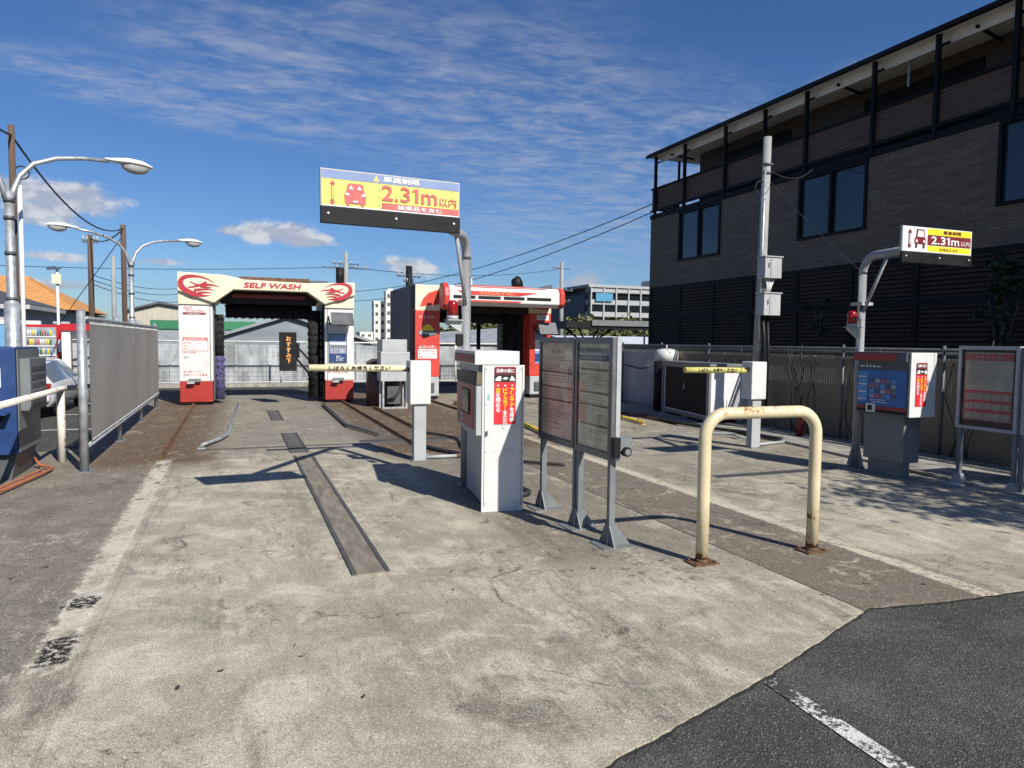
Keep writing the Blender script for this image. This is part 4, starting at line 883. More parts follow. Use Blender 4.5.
wire(d_-Z_*.9,f_-Z_*.6,.6,.022,'long level wire between the arches, from pale pole to concrete pole')
wire(zat(655,203,26),zat(330,292,60),1.0,.02,'upper slanting wire from the dark building to the left')
wire(zat(655,211,26),zat(330,301,60),1.1,.02,'lower slanting wire from the dark building to the left')
for k,(y0_,y1_) in enumerate(((274,287),(279,293),(283,301))): wire(zat(90,y0_,30),zat(185,y1_,45),.3,.015,('top','middle','lowest')[k]+' of three thin wires left of the SELF WASH arch')
# meter pole on the right
P0=(8.86,10.3); T=thing('utility_pole','pale leaning pole with two meter boxes standing in front of the dark building','utility pole',(8.86,10.3,0),'utility poles')
t=MB(); t.tube([(8.74,10.3,0),(8.80,10.28,5.2)],[.095,.07],concp,16); t.tube([(8.68,10.2,1.6),(8.70,10.2,4.6)],.022,galv,8); t.build('pole',T)
t=MB()
for z in (4.55,4.7): t.tube([(8.79,10.28,z),(8.79,10.28,z+.04)],.09,dkgrey,12)
t.tube(arc((8.66,10.25,4.3),.12,0,6.2,X_,Z_,12),.008,cable,6); t.bar((8.7,10.3,4.72),(8.95,10.3,4.75),.03,.03,dkgrey); t.build('fittings',T)
for z,h_ in ((2.71,.36),(2.06,.38)):
    t=MB(); t.box((8.60,10.0,z),(8.96,10.19,z+h_),ltgrey); t.box((8.58,9.98,z+h_),(8.98,10.21,z+h_+.02),ltgrey); t.box((8.72,9.992,z+.02),(8.725,9.999,z+h_-.02),dkgrey); t.box((8.67,9.985,z+h_*.5),(8.69,9.999,z+h_*.72),dkgrey); t.build('meter_box',T,bevel=.008)
t=MB()
for k in range(4): t.tube([(8.70+k*.06,10.08,2.705),(8.74+k*.03,10.1,2.58),(8.75+k*.02,10.12,2.46)],.014,swhite,6)
t.build('conduits',T)
t=MB(); t.tube([(8.72,10.16,1.05),(8.76,10.15,1.6),(8.70,10.15,2.05)],.035,blackm,8); t.tube([(8.84,10.16,.3),(8.85,10.14,1.4),(8.82,10.16,2.05)],.025,blackm,8); t.build('cable',T)
wire((8.85,10.2,4.4),(7.40,6.8,2.45),.05,.006,'thin stay wire from the meter pole down to the right hand sign pole')
wire((8.82,10.28,4.65),(16.0,16.5,6.9),.3,.012,'wire from the meter pole back to the dark building')
# ------------------------------------------------------------------ storage locker, tank
T=thing('storage_locker','low grey storage locker with dark front and pale side, left of the barrier post','locker',(8.7,12.0,0))
A=Vector((8.72,13.22,0));B=Vector((8.31,11.06,0));Cc=Vector((9.2,11.0,0)); dep=Cc-B
lk=M('locker_dark_doors',(.010,.010,.011),.7,spec=.2); lw_=M('locker_white_side',(.62,.62,.64),.5,var=.05,dirt=.15)
t=MB(); t.prism([B+Z_*.12,Cc+Z_*.12,Cc+(A-B)+Z_*.12,A+Z_*.12],(0,0,1.0),lw_); bd=t.build('body',T)
t=MB(); n_=Vector((-1,.19,0)).normalized()*.012
t.prism([B+Z_*.18+n_+(A-B)*.06,A+Z_*.18+n_-(A-B)*.05,A+Z_*1.06+n_-(A-B)*.05,B+Z_*1.06+n_+(A-B)*.06],-n_*.5,lk); dd=t.build('doors',T)
m2=(A+B)/2+n_*2; t=MB(); t.bar(m2+Z_*.62,m2+Z_*.74,.02,.02,ltgrey); t.build('handle',dd)
t=MB()
for a_,b_ in ((B+Z_*.12+n_,A+Z_*.12+n_),(B+Z_*1.09+n_,A+Z_*1.09+n_)): t.bar(a_,b_,.05,.06,grey)
for q in (B,A): t.bar(q+Z_*.12+n_,q+Z_*1.12+n_,.05,.05,grey)
t.prism([B+Z_*1.121-dep*.04-(A-B)*.02,Cc+Z_*1.121+dep*.04-(A-B)*.02,Cc+(A-B)*1.02+Z_*1.121,A+(A-B)*.02+Z_*1.121-dep*.04],(0,0,.05),grey); t.build('frame',T)
t=MB()
for q in (B+dep*.1,B+dep*.8,A+dep*.1,A+dep*.8,B+(A-B)*.5+dep*.1): t.box((q.x-.08,q.y-.08,0),(q.x+.12,q.y+.1,.118),cm)
t.build('block',T)
t=MB(); t.cyl((9.02,13.6),.27,0,1.14,lk,20); T=thing('water_tank','round white rusty topped tank on a stand behind the storage locker','tank',(9.02,13.6,0)); t.build('stand',T)
tw=M('tank_white',(.55,.56,.53),.5,rust=.4,scale=3); t=MB(); t.tube([(9.02,13.6,1.14),(9.02,13.6,1.36),(9.02,13.6,1.41),(9.02,13.6,1.43)],[.26,.26,.2,.03],tw,20); t.tube([(9.02,13.6,1.43),(9.02,13.6,1.51)],.015,tw,8); t.build('tank',T)
# ------------------------------------------------------------------ right fence with panels
T=thing('boundary_fence','dark wire fence with tan boards behind it along the foot of the dark building','fence',(9.2,9,0))
tan=M('tan_board',(.26,.205,.13),.8,var=.2,scale=1.5,dirt=.4,stretch=(1,1,.4)); wirem=M('fence_wire',(.20,.20,.19),.5,.5)
k=0; y=3.5
while y<13.9:
    t=MB(); t.box((9.30,y+.01,.0),(9.36,y+1.19,1.37),tan); t.build('board',T); y+=1.2
y=3.5
while y<17.5:
    t=MB(); t.cyl((9.15,y),.024,0,1.56,dkgrey,10); t.build('post',T); y+=1.75
t=MB()
t.tube([(9.15,3.5,1.50),(9.15,17.4,1.50)],.02,wirem,8); t.tube([(9.2,3.5,1.44),(9.2,17.4,1.43)],.03,dkgrey,8); t.tube([(9.15,3.5,.08),(9.15,17.4,.08)],.012,wirem,6); t.build('top_rail',T)
t=MB()
for i in range(280):
    yy=3.5+i*.05; t.bar((9.13,yy,.08),(9.13,yy,1.5),.0035,.0035,wirem)
for i in range(29): z=.08+i*.05; t.bar((9.126,3.5,z),(9.126,17.4,z),.0035,.0035,wirem)
t.build('wire_mesh',T)
rd=random.Random(9); t=MB()
for i in range(26):      # dry stems climbing the fence
    yy=rd.choice((9.6,8.3,8.1,11.2,6.8))+rd.uniform(-.25,.25); p=Vector((9.1,yy,0)); pts=[p]
    for q in range(6): p=p+Vector((rd.uniform(-.04,.04),rd.uniform(-.09,.09),rd.uniform(.15,.3))); pts.append(p)
    t.tube(pts,.008,rubber,5)
tag(t.build('dry_vine',loc=(9.1,9,0)),'tangle of dark dry stems hanging on the wire fence','vine')
# white corrugated wall further back
cw=M('white_corrugated',(.50,.53,.58),.5,var=.06,dirt=.12)
t=MB(); p=Vector((9.25,18.6,0)); q=Vector((9.32,14.2,0)); n=60
pts=[p.lerp(q,i/n)+Vector((.014*(1 if i%2 else -1),0,0)) for i in range(n+1)]
t.add([v for v in pts]+[v+Z_*1.42 for v in pts],[(i,i+1,i+n+2,i+n+1) for i in range(n)],cw)
t.add([v+X_*.03 for v in pts]+[v+X_*.03+Z_*1.42 for v in pts],[(i+n+1,i+n+2,i+1,i) for i in range(n)],cw); t.box((9.22,14.2,1.42),(9.36,18.6,1.46),blackm)
tag(t.build('corrugated_wall',loc=(9.28,16.4,0)),'pale corrugated sheet wall between the red arch and the storage locker','wall')
t=MB(); t.tube([(8.9,15.9,1.15),(9.0,15.4,1.0),(9.1,14.8,.93),(9.2,14.3,1.02),(9.25,13.9,1.2)],.018,cable,8)
tag(t.build('hose',loc=(9.1,15,0)),'black hose drooping in front of the pale corrugated wall','hose')
T=thing('water_cabinet','white upright cabinet at the end of the corrugated wall beside the notice board','cabinet',(8.85,16,0))
t=MB(); t.box((8.55,15.95,0),(9.05,16.4,1.25),white); t.build('body',T,bevel=.01); t=MB(); t.box((8.62,15.94,.1),(8.98,15.949,1.18),ltgrey); t.build('door',T)
# ------------------------------------------------------------------ the dark building
brick=None
def cladding():
    m,nt,b,oc=base_mat('dark_brown_cladding',.8); mp=nn(nt,'ShaderNodeMapping'); mp.inputs['Rotation'].default_value=(0,math.radians(90),math.radians(90)); 
    x,y,z=sep(nt,oc); cb=nn(nt,'ShaderNodeCombineXYZ'); nt.links.new(y,cb.inputs[0]); nt.links.new(z,cb.inputs[1])
    br=nn(nt,'ShaderNodeTexBrick'); nt.links.new(cb.outputs[0],br.inputs['Vector']); br.inputs['Scale'].default_value=1
    br.inputs['Brick Width'].default_value=.45; br.inputs['Row Height'].default_value=.075; br.inputs['Mortar Size'].default_value=.006; br.offset=.37
    br.inputs['Color1'].default_value=(.15,.112,.08,1); br.inputs['Color2'].default_value=(.23,.175,.125,1); br.inputs['Mortar'].default_value=(.06,.046,.034,1)
    c=mixc(nt,ramp(nt,noise(nt,cb.outputs[0],5,5,.7),.3,.7,0,.55),br.outputs['Color'],(.12,.09,.065)); nt.links.new(c,b.inputs['Base Color'])
    bn=nn(nt,'ShaderNodeBump'); bn.inputs['Strength'].default_value=.6; bn.inputs['Distance'].default_value=.02; nt.links.new(br.outputs['Fac'],bn.inputs['Height']); bn.invert=True; nt.links.new(bn.outputs[0],b.inputs['Normal']); return m
clad=cladding(); slat=M('brown_timber_slats',(.11,.062,.040),.7,var=.3,scale=3,stretch=(1,.4,6)); soff=M('white_soffit',(.75,.72,.66),.8,var=.04); dfr=M('black_window_frame',(.007,.007,.0075),.6,spec=.2)
lows=M('dark_louvre',(.050,.036,.028),.75,var=.2,spec=.2)
T=thing('apartment_building','three storey dark brown clad building with timber balcony along the top floor','building',(16,12,0))
X0=16.0; Ya,Yb=-6.0,25.5
wins=[(20.95,23.48),(14.70,17.23),(8.60,11.15),(1.5,4.0)]
t=MB()
yc=Ya
for (a_,b_) in sorted(wins):
    t.box((X0,yc,3.82),(X0+.3,a_,6.60),clad); t.box((X0,a_,3.82),(X0+.3,b_,4.70),clad); t.box((X0,a_,6.585),(X0+.3,b_,6.60),clad); yc=b_
t.box((X0,yc,3.82),(X0+.3,Yb,6.60),clad); t.box((X0+.301,Yb-.3,3.82),(X0+12,Yb,6.60),clad); t.box((X0+.4,Ya,0),(X0+12,Ya+.3,9),clad)
t.build('wall',T)
for (a_,b_) in wins:
    t=MB(); f=.09; x=X0-.04
    for p_,q_ in (((x,a_,4.70),(x+.12,a_+f,6.585)),((x,b_-f,4.70),(x+.12,b_,6.585)),((x,a_+f,4.70),(x+.12,b_-f,4.78)),((x,a_+f,6.50),(x+.12,b_-f,6.585)),((x,(a_+b_)/2-.05,4.781),(x+.12,(a_+b_)/2+.05,6.499))): t.box(p_,q_,dfr)
    w_=t.build('window',T)
    t=MB(); t.box((X0+.05,a_+f,4.78),(X0+.06,b_-f,6.5),glassd); t.build('glass',w_)
    t=MB(); cm_=M('pale_curtain',(.10,.115,.12),.9,var=.3,scale=.5,stretch=(1,8,.1)); t.box((X0+.14,a_+.1,4.78),(X0+.15,b_-.1,6.5),cm_); t.build('curtain',w_)
t=MB(); t.box((X0-.04,Ya,6.601),(X0+1.4,Yb+.02,6.78),dfr); t.box((X0-.04,Ya,6.88),(X0+.02,Yb+.02,6.97),dfr)
t.build('balcony_floor',T)
uw=M('upper_wall_siding',(.075,.058,.045),.8,var=.15,scale=2,stretch=(1,.5,8)); t=MB(); t.box((X0+1.4,Ya,6.6),(X0+1.6,Yb-1.3,9.12),uw); t.box((X0+1.61,Yb-1.5,6.6),(X0+12,Yb-1.3,9.12),uw); t.build('upper_wall',T)
for (a_,b_) in ((19.2,22.6),(12.6,16.2),(6,9.6)):
    t=MB(); t.box((X0+1.36,a_,6.8),(X0+1.398,b_,8.75),dfr); t.build('balcony_door',T)
posts=[25.2,23.2,20.8,18.82,17.02,14.61,12.76,10.87,8.7,6.8,4.5]
for y in posts:
    t=MB(); t.box((X0-.06,y-.05,6.6),(X0+.04,y+.05,9.10),dfr); t.bar((X0,y,8.82),(X0+.0,y-.28,8.82),.06,.05,dfr); t.build('balcony_post',T)
t=MB(); z=6.98
while z<7.78: t.box((X0+.041,Ya,z),(X0+.06,Yb,z+.094),slat); z+=.10
z=6.98
while z<7.78: t.box((X0+.05,Yb-.02,z),(X0+1.3,Yb,z+.094),slat); z+=.10
t.build('balcony_slats',T)
t=MB(); t.box((X0-.02,Ya,7.79),(X0+.08,Yb+.02,7.85),dfr); t.box((X0+.0,Yb-.05,7.79),(X0+1.3,Yb+.02,7.85),dfr); t.box((X0+1.25,Yb-.06,6.6),(X0+1.33,Yb+.02,9.1),dfr); t.build('hand_rail',T)
t=MB(); t.box((X0-.08,Ya,9.10),(X0+12.2,Yb+.10,9.16),soff); t.box((X0-.12,Ya,9.161),(X0+12.2,Yb+.14,9.26),dfr); t.tube([(X0-.17,Ya,9.14),(X0-.17,Yb+.14,9.14)],.07,dfr,8); t.box((X0+.2,Ya,8.88),(X0+.26,Yb-.3,9.099),soff)
rf=t.build('roof',T)
for y in (24.3,16.0,11.9): 
    t=MB(); t.bar((X0+.1,y,8.98),(X0+1.4,y+.3,8.98),.06,.06,dfr); t.build('downpipe',T)
t=MB(); t.box((X0+.3,19.3,9.06),(X0+.7,19.9,9.098),dfr); t.box((X0+.4,13.9,8.3),(X0+.43,13.95,9.09),ltgrey); t.build('soffit_light',T)
t=MB(); t.box((X0+.10,Ya,0),(X0+.3,Yb,3.80),dfr); z=.3
while z<3.75: t.box((X0+.02,Ya,z),(X0+.08,Yb,z+.08),lows); z+=.115
t.box((X0+.0,Ya,3.70),(X0+.12,Yb,3.815),dfr); t.box((X0+.31,Yb-.3,0),(X0+12,Yb-.1,3.8),dfr)
t.box((X0-.01,Ya,2.55),(X0+.018,Yb,2.75),dfr)
y=Yb-.1
while y>Ya: t.box((X0-.015,y-.08,0),(X0+.019,y+.08,3.69),dfr); y-=2.05
t.build('louvre_screen',T)
# ------------------------------------------------------------------ vegetation
def leafmat(name,a,b):
    m,nt,bs,oc=base_mat(name,.6); oi=nn(nt,'ShaderNodeNewGeometry'); c=mixc(nt,ramp(nt,noise(nt,oc,1.5,3),.35,.65),a,b)
    c2=mixc(nt,math_(nt,'MULTIPLY',oi.outputs['Random Per Island'],.7),c,tuple(min(1,k*1.7) for k in b)); nt.links.new(c2,bs.inputs['Base Color']); return m
lf1=leafmat('olive_leaves',(.045,.06,.016),(.10,.10,.03)); lf2=leafmat('dark_leaves',(.010,.018,.008),(.022,.034,.013)); bark=M('bark',(.09,.065,.045),.9,var=.3)
def tree(x,y,h,cr,ch,label,name='tree',cat='tree',lf=lf1,leaf=.16,n=1600,seed=1,group=None,trunk_r=.12):
    rd=random.Random(seed); T=thing(name,label,cat,(x,y,0),group)
    t=MB(); base=h-ch; t.tube([(x,y,0),(x+.05,y,base*.6),(x,y,base+ch*.4)],[trunk_r,trunk_r*.8,trunk_r*.4],bark,8)
    for k in range(5):
        a=k*1.3+rd.random(); t.tube([(x,y,base*.8),(x+cr*.3*math.cos(a),y+cr*.3*math.sin(a),base+ch*.25),(x+cr*.6*math.cos(a),y+cr*.6*math.sin(a),base+ch*.55)],[trunk_r*.5,trunk_r*.35,.02],bark,6)
    t.build('trunk',T)
    t=MB(); cl=[]
    for k in range(max(8,int(n/60))):
        u=rd.random()**.5; a=rd.uniform(0,6.283); z=rd.uniform(-1,1); rr=math.sqrt(1-z*z)*u
        cl.append((Vector((x+cr*rr*math.cos(a),y+cr*rr*math.sin(a),base+ch/2+ch/2*z*.9)),rd.uniform(.15,.34)*min(cr,ch)))
    vs=[];fs=[]
    for k in range(n):
        c,r=rd.choice(cl); p=c+Vector((rd.gauss(0,1),rd.gauss(0,1),rd.gauss(0,.8)))*r*.55
        a=Vector((rd.uniform(-1,1),rd.uniform(-1,1),rd.uniform(-.6,.6))).normalized(); b=a.cross(Vector((rd.uniform(-1,1),rd.uniform(-1,1),rd.uniform(-1,1)))).normalized(); s=leaf*rd.uniform(.5,1.2)
        o=len(vs); vs+=[p-a*s,p-b*s*.45,p+a*s,p+b*s*.45]; fs.append((o,o+1,o+2,o+3))
    t.add(vs,fs,lf); t.build('crown',T); return T
for k,(px,Y,topy,w) in enumerate(((455,75,321,6),(478,72,328,5),(500,78,324,6),(585,75,322,6),(606,70,330,5),(628,74,322,6),(645,78,326,6),(566,72,330,5),(695,80,330,6))):
    p=zat(px,topy,Y); labs=['olive green tree seen through the red arch, left of the sign pole','low olive tree seen through the red arch, just right of the sign pole','olive tree seen under the red arch beside the dark brush','olive tree under the left end of the black canopy','low olive tree below the middle of the black canopy','olive tree behind the right half of the black canopy','olive tree behind the canopy beside the dark building','small olive tree beside the grey concrete pole','olive tree mostly hidden behind the dark building']
    tree(p.x,p.y,p.z,w,p.z*.8,labs[k],seed=20+k,n=1500,leaf=.45,group='trees behind the wash',trunk_r=.2)
tree(15.0,10.2,3.6,.5,2.4,'dark shrub climbing in front of the building at the right edge','shrub','shrub',lf2,.07,1800,41,trunk_r=.05)
tree(15.2,15.4,3.2,.3,1.4,'slim dark shrub in front of the building behind the right sign pole','shrub','shrub',lf2,.06,700,42,trunk_r=.03)
tree(8.7,.2,4.6,1.5,1.9,'leafy tree just beyond the right edge, shading part of the second lane','tree','tree',lf1,.07,5200,77,trunk_r=.09)
# ------------------------------------------------------------------ back fence and sheds
T=thing('mesh_fence','white wire mesh fence closing off the yard behind both arches','fence',(2,24.6,0))
wf=M('white_fence_paint',(.62,.60,.55),.55,var=.1,rust=.33)
t=MB(); x=-9.0; 
for i in range(14):
    t2=MB(); xx=-8.6+i*2.0; t2.cyl((xx,24.6),.035,0,1.46,wf,8); t2.build('post',T)
t.tube([(-8.6,24.6,1.44),(17.4,24.6,1.44)],.025,wf,8); t.tube([(-8.6,24.6,.12),(17.4,24.6,.12)],.02,wf,8); t.build('top_rail',T)
t=MB()
for i in range(174): t.bar((-8.6+i*.15,24.58,.12),(-8.6+i*.15,24.58,1.44),.005,.005,wirem)
for i in range(9): t.bar((-8.6,24.575,.2+i*.15),(17.4,24.575,.2+i*.15),.005,.005,wirem)
t.build('wire_mesh',T)
sh=M('weathered_white_sheet',(.30,.32,.33),.7,var=.4,scale=1.5,dirt=.8,stretch=(1,1,.5))
t=MB(); t.box((-10,25.6,-.0),(18,25.68,1.33),sh)
for k in range(28): t.box((-10+k,25.57,.0),(-9.96+k,25.598,1.34),ltgrey)
tag(t.build('sheet_wall',loc=(3,25.6,0)),'weathered pale sheet wall standing behind the white mesh fence','wall')
T=MB(); T.box((-10,23.9,0),(18,24.3,.1),cm); struct(T.build('fence_kerb'))
def gable(name,px0,px1,pxm,yL,yR,yM,Y,dep,wm,rm,label,band=None):
    a=zat(px0,yL,Y); b=zat(px1,yR,Y); c=zat(pxm,yM,Y)
    T=thing(name,label,'building',(c.x,Y+dep/2,0))
    t=MB(); t.prism([(a.x,Y,0),(b.x,Y,0),(b.x,Y,b.z),(c.x,Y,c.z),(a.x,Y,a.z)],(0,dep,0),wm); t.build('wall',T)
    t=MB(); o=.15
    for (p,q) in ((a,c),(c,b)):
        t.prism([(p.x-(o if p is a else 0),Y-.3,p.z+.02),(q.x+(o if q is b else 0),Y-.3,q.z+.02),(q.x+(o if q is b else 0),Y-.3,q.z+.17),(p.x-(o if p is a else 0),Y-.3,p.z+.17)],(0,dep+.6,0),rm)
    t.build('roof',T)
    if band:
        z0,z1,m_=band; t=MB(); t.box((a.x-.05,Y-.06,z0),(b.x+.05,Y-.002,z1),m_); t.build('band',T)
    return T
bw_=M('beige_siding',(.42,.38,.30),.7,var=.12,scale=2,stretch=(6,1,.2),dirt=.35); dr=M('dark_roofing',(.08,.08,.085),.6); green=M('green_sheet',(.02,.16,.07),.6,var=.1); gw=M('grey_translucent_sheet',(.20,.225,.24),.5,var=.15,scale=.8,stretch=(.4,1,2)); gr_=M('grey_roof_sheet',(.24,.26,.28),.5,var=.12)
gable('warehouse',126,206,159,312,312,304,60,10,bw_,dr,'beige gabled warehouse with faint stains, left of the SELF WASH arch')
t=MB(); a=zat(150,319,52); b=zat(256,328,52); t.box((a.x,52,a.z-.62),(b.x,55,a.z-.05),green); t.box((a.x,52.1,0),(b.x,54.9,a.z-.62),gr_); tag(t.build('green_shed',loc=(a.x,52,0)),'long low shed with bright green eaves behind the SELF WASH arch','building')
gable('greenhouse',200,372,288,344,344,317,40,12,gw,gr_,'big grey gabled shed seen through the SELF WASH arch')
T=thing('long_shed','low shed with pale blue-grey roof seen through the red arch','building',(14,30,0))
t=MB(); t.box((6.8,28,0),(10.9,32,1.4),gw); t.build('wall',T); t=MB(); t.prism([(6.5,27.7,1.4),(11.2,27.7,1.4),(11.2,30,2.1),(6.5,30,1.7)],(0,.05,.05),gr_); t.prism([(6.5,30,1.7),(11.2,30,2.1),(11.2,32.5,1.5),(6.5,32.5,1.4)],(0,0,.05),gr_); t.build('roof',T)
T=thing('low_shed','low shed with pale blue-white roof above the corrugated wall, beside the dark building','building',(24.5,44,0))
t=MB(); t.box((21,42,0),(29,46,1.4),gw); t.build('wall',T); t=MB(); t.prism([(20.8,41.7,1.41),(29.2,41.7,1.41),(29.2,46,1.95),(20.8,46,1.95)],(0,0,.05),M('pale_roof',(.55,.58,.62),.5)); t.build('roof',T)
t=MB(); p=zat(382,380,22.8); t.cyl((6.05,22.6),.035,0,2.5,wf,8); tag(t.build('steel_post',loc=(6.05,22.6,0)),'thin pale rusty post behind the left opening of the red arch','post')
# ------------------------------------------------------------------ far buildings
def flats(name,px0,px1,ytop,Y,dep,floors,wm,label,bays,roofbox=None,side=None):
    a=zat(px0,ytop,Y); b=zat(px1,ytop,Y); hz=(a.z+b.z)/2; T=thing(name,label,'building',((a.x+b.x)/2,Y+dep/2,0))
    t=MB(); t.box((a.x,Y,0),(b.x,Y+dep,hz),wm); t.build('wall',T)
    bwid=(b.x-a.x)/bays; fh=hz/floors
    for i in range(floors):
        for j in range(bays):
            t=MB(); x=a.x+bwid*(j+.22); t.box((x,Y-.05,fh*i+fh*.35),(x+bwid*.5,Y-.003,fh*i+fh*.78),dkgrey); t.build('window',T)
        if side:
            for j in range(3): t=MB(); y=Y+dep*(.12+.3*j); t.box((a.x-.05,y,fh*i+fh*.35),(a.x-.003,y+dep*.15,fh*i+fh*.75),dkgrey); t.build('window',T)
    t=MB(); t.box((a.x-.15,Y-.15,hz+.002),(b.x+.15,Y+dep+.15,hz+.35),wm); 
    if roofbox: t.box((a.x+(b.x-a.x)*roofbox[0],Y+dep*.3,hz+.35),(a.x+(b.x-a.x)*roofbox[1],Y+dep*.7,hz+roofbox[2]),wm)
    t.build('roof',T); return T
apt=M('cream_render',(.78,.72,.60),.8,var=.06)
flats('apartment_block',374,386,302,260,4,5,apt,'pale cream flats far behind, left of the red arch side wall',2,side=True)
flats('apartment_block',386,397,292,256,4,6,apt,'taller cream stair tower joined to the flats far behind the wash',2,(.2,.7,1.2))
for k,(px0,px1,yt,Y) in enumerate(((228,243,331,300),(360,373,333,240),(398,420,330,300),(66,84,318,60))): flats('far_house',px0,px1,yt,Y,8,2,(gr_,apt,ltgrey,gr_)[k],('small grey house on the skyline behind the left brush','small pale house on the skyline right of the SELF WASH arch','low grey block on the skyline hidden by the red arch','grey house beyond the red vending machine')[k],2)
# parking structure
T=thing('parking_structure','long grey multi-storey car park far away beside the dark building','building',(100,120,0))
Yp=120; a=zat(590,287,Yp); b=zat(720,284,Yp); hz=a.z; pk_=M('pale_concrete',(.33,.335,.33),.8,var=.08); pdk=M('grey_cladding',(.07,.08,.09),.7)
t=MB(); t.box((a.x,Yp+2,0),(b.x,Yp+30,hz-1.2),pdk); 
a2=zat(565,291,Yp+22); t.prism([(a.x-.1,Yp+.2,0),(a.x-.1,Yp+.2,hz-.3),(a2.x,Yp+22,a2.z-.3),(a2.x,Yp+22,0)],(.3,.3,0),pdk); t.build('wall',T)
for i in range(6):
    t=MB(); z=hz-(i*hz/5.2); t.box((a.x,Yp-.2,z-.9),(b.x,Yp+1.8,z),pk_)
    if z>1: t.build('deck',T)
for i in range(12):
    t=MB(); x=a.x+(b.x-a.x)*i/11; t.box((x,Yp-.4,0),(x+.28,Yp-.21,hz),pk_); t.build('column',T)
t=MB(); t.box((a.x+16,Yp+3,hz),(a.x+30,Yp+8,hz+2.2),pk_); t.box((a.x-.5,Yp-.5,hz+.001),(b.x,Yp+29,hz+.5),pk_); t.build('roof',T)
t=MB(); t.box((a.x+1.0,Yp-.6,hz-2.6),(a.x+4.6,Yp-.41,hz-1.1),M('blue_banner',(.06,.24,.36),.6)); t.build('banner',T)
t=MB(); t.box((a.x+14,Yp-.6,2),(a.x+20,Yp-.41,hz*.35),swhite); t.build('panel',T)
# black canopy
T=thing('canopy','long flat black canopy on branching steel posts beyond the notice boards','canopy',(17,34,0))
a=zat(566,325,34); b=zat(700,326,34); t=MB(); t.box((a.x,34,a.z-.15),(b.x+3,37,a.z+.22),blackm); t.box((a.x+1.5,33.9,a.z+.0),(b.x,33.99,a.z+.3),ltgrey.copy() if False else grey); t.build('roof',T)
for px in (588,): 
    p=zat(px,345,34.8); t=MB(); t.tube([(p.x,34.8,0),(p.x,34.8,1.4)],.09,blackm,10)
    for s in (-1.4,-.6,.6,1.4): t.tube([(p.x,34.8,1.3),(p.x+s,34.8,a.z-.15)],.05,blackm,8)
    t.build('post',T)
for px in (568,601,648):
    p=zat(px,345,34); t=MB(); t.cyl((p.x,34.4),.05,0,a.z-.15,syel if px==568 else ltgrey,8); t.build('post',T)
# ------------------------------------------------------------------ left background: houses, vending machines, car
tile=M('orange_roof_tiles',(.50,.24,.075),.7,var=.18,scale=3,bump=.3,stretch=(1,3,3)); wallw=M('pale_house_wall',(.42,.42,.42),.8,var=.08)
T=thing('house','house with orange tiled hip roof at the far left','house',(-12,38,0))
Yh=36; r0=zat(8,284,Yh+4); r1=zat(30,286,Yh+4); e0=zat(-60,310,Yh); e1=zat(80,310,Yh); ez=e1.z; rz=r1.z+.4
t=MB(); t.box((e0.x+.6,Yh+.5,0),(e1.x-.5,Yh+7.5,ez),wallw); t.build('wall',T)
t=MB(); A0=Vector((e0.x,Yh,ez));A1=Vector((e1.x,Yh,ez));A2=Vector((e1.x,Yh+8,ez));A3=Vector((e0.x,Yh+8,ez));R0_=Vector((r0.x-6,Yh+4,rz));R1_=Vector((r1.x,Yh+4,rz))
t.quad(A0,A1,R1_,R0_,tile); t.quad(A2,A3,R0_,R1_,tile); t.add([A1,A2,R1_],[(0,1,2)],tile); t.add([A3,A0,R0_],[(0,1,2)],tile); t.quad(A0-Z_*.1,A3-Z_*.1,A2-Z_*.1,A1-Z_*.1,dr); t.build('roof',T)
t=MB(); t.bar(R1_,A1,.08,.06,tile); t.bar(R0_,R1_,.1,.1,tile); t.build('ridge',T)
t=MB(); p=zat(55,318,Yh); t.box((p.x-1.5,Yh+.42,ez-1.8),(p.x+2,Yh+.499,ez-.6),dkgrey); t.build('window',T)
T=thing('house','pale grey house with dark grey tiled roof at the left edge','house',(-9,28,0))
Yh=27; e1=zat(30,304,Yh); r1=zat(12,290,Yh+2.5); t=MB(); t.box((e1.x-6,Yh+.3,0),(e1.x-.4,Yh+5,e1.z),wallw); t.build('wall',T)
t=MB(); t.quad((e1.x-8,Yh,e1.z),(e1.x,Yh,e1.z),(e1.x-1.5,Yh+2.5,e1.z+.55),(e1.x-8,Yh+2.5,e1.z+.55),dr); t.quad((e1.x,Yh+5.2,e1.z),(e1.x-8,Yh+5.2,e1.z),(e1.x-8,Yh+2.5,e1.z+.55),(e1.x-1.5,Yh+2.5,e1.z+.55),dr); t.add([(e1.x,Yh,e1.z),(e1.x,Yh+5.2,e1.z),(e1.x-1.5,Yh+2.5,e1.z+.55)],[(0,1,2)],dr); t.box((e1.x-8,Yh-.02,e1.z-.16),(e1.x+.0,Yh+5.2,e1.z-.02),wallw); t.build('roof',T)
t=MB(); t.box((e1.x-2.0,Yh+.2,e1.z-1.8),(e1.x-1.1,Yh+.299,e1.z-.35),dkgrey); t.build('window',T)
t=MB(); bl=M('pale_blue_sheet',(.13,.30,.48),.6,var=.08); t.box((-9.5,22.6,0),(-4.9,22.7,1.85),bl); t.box((-9.5,22.58,1.85),(-4.9,22.72,1.95),swhite)
tag(t.build('sheet_wall',loc=(-7,22.6,0)),'pale blue sheet wall left of the red vending machine','wall')
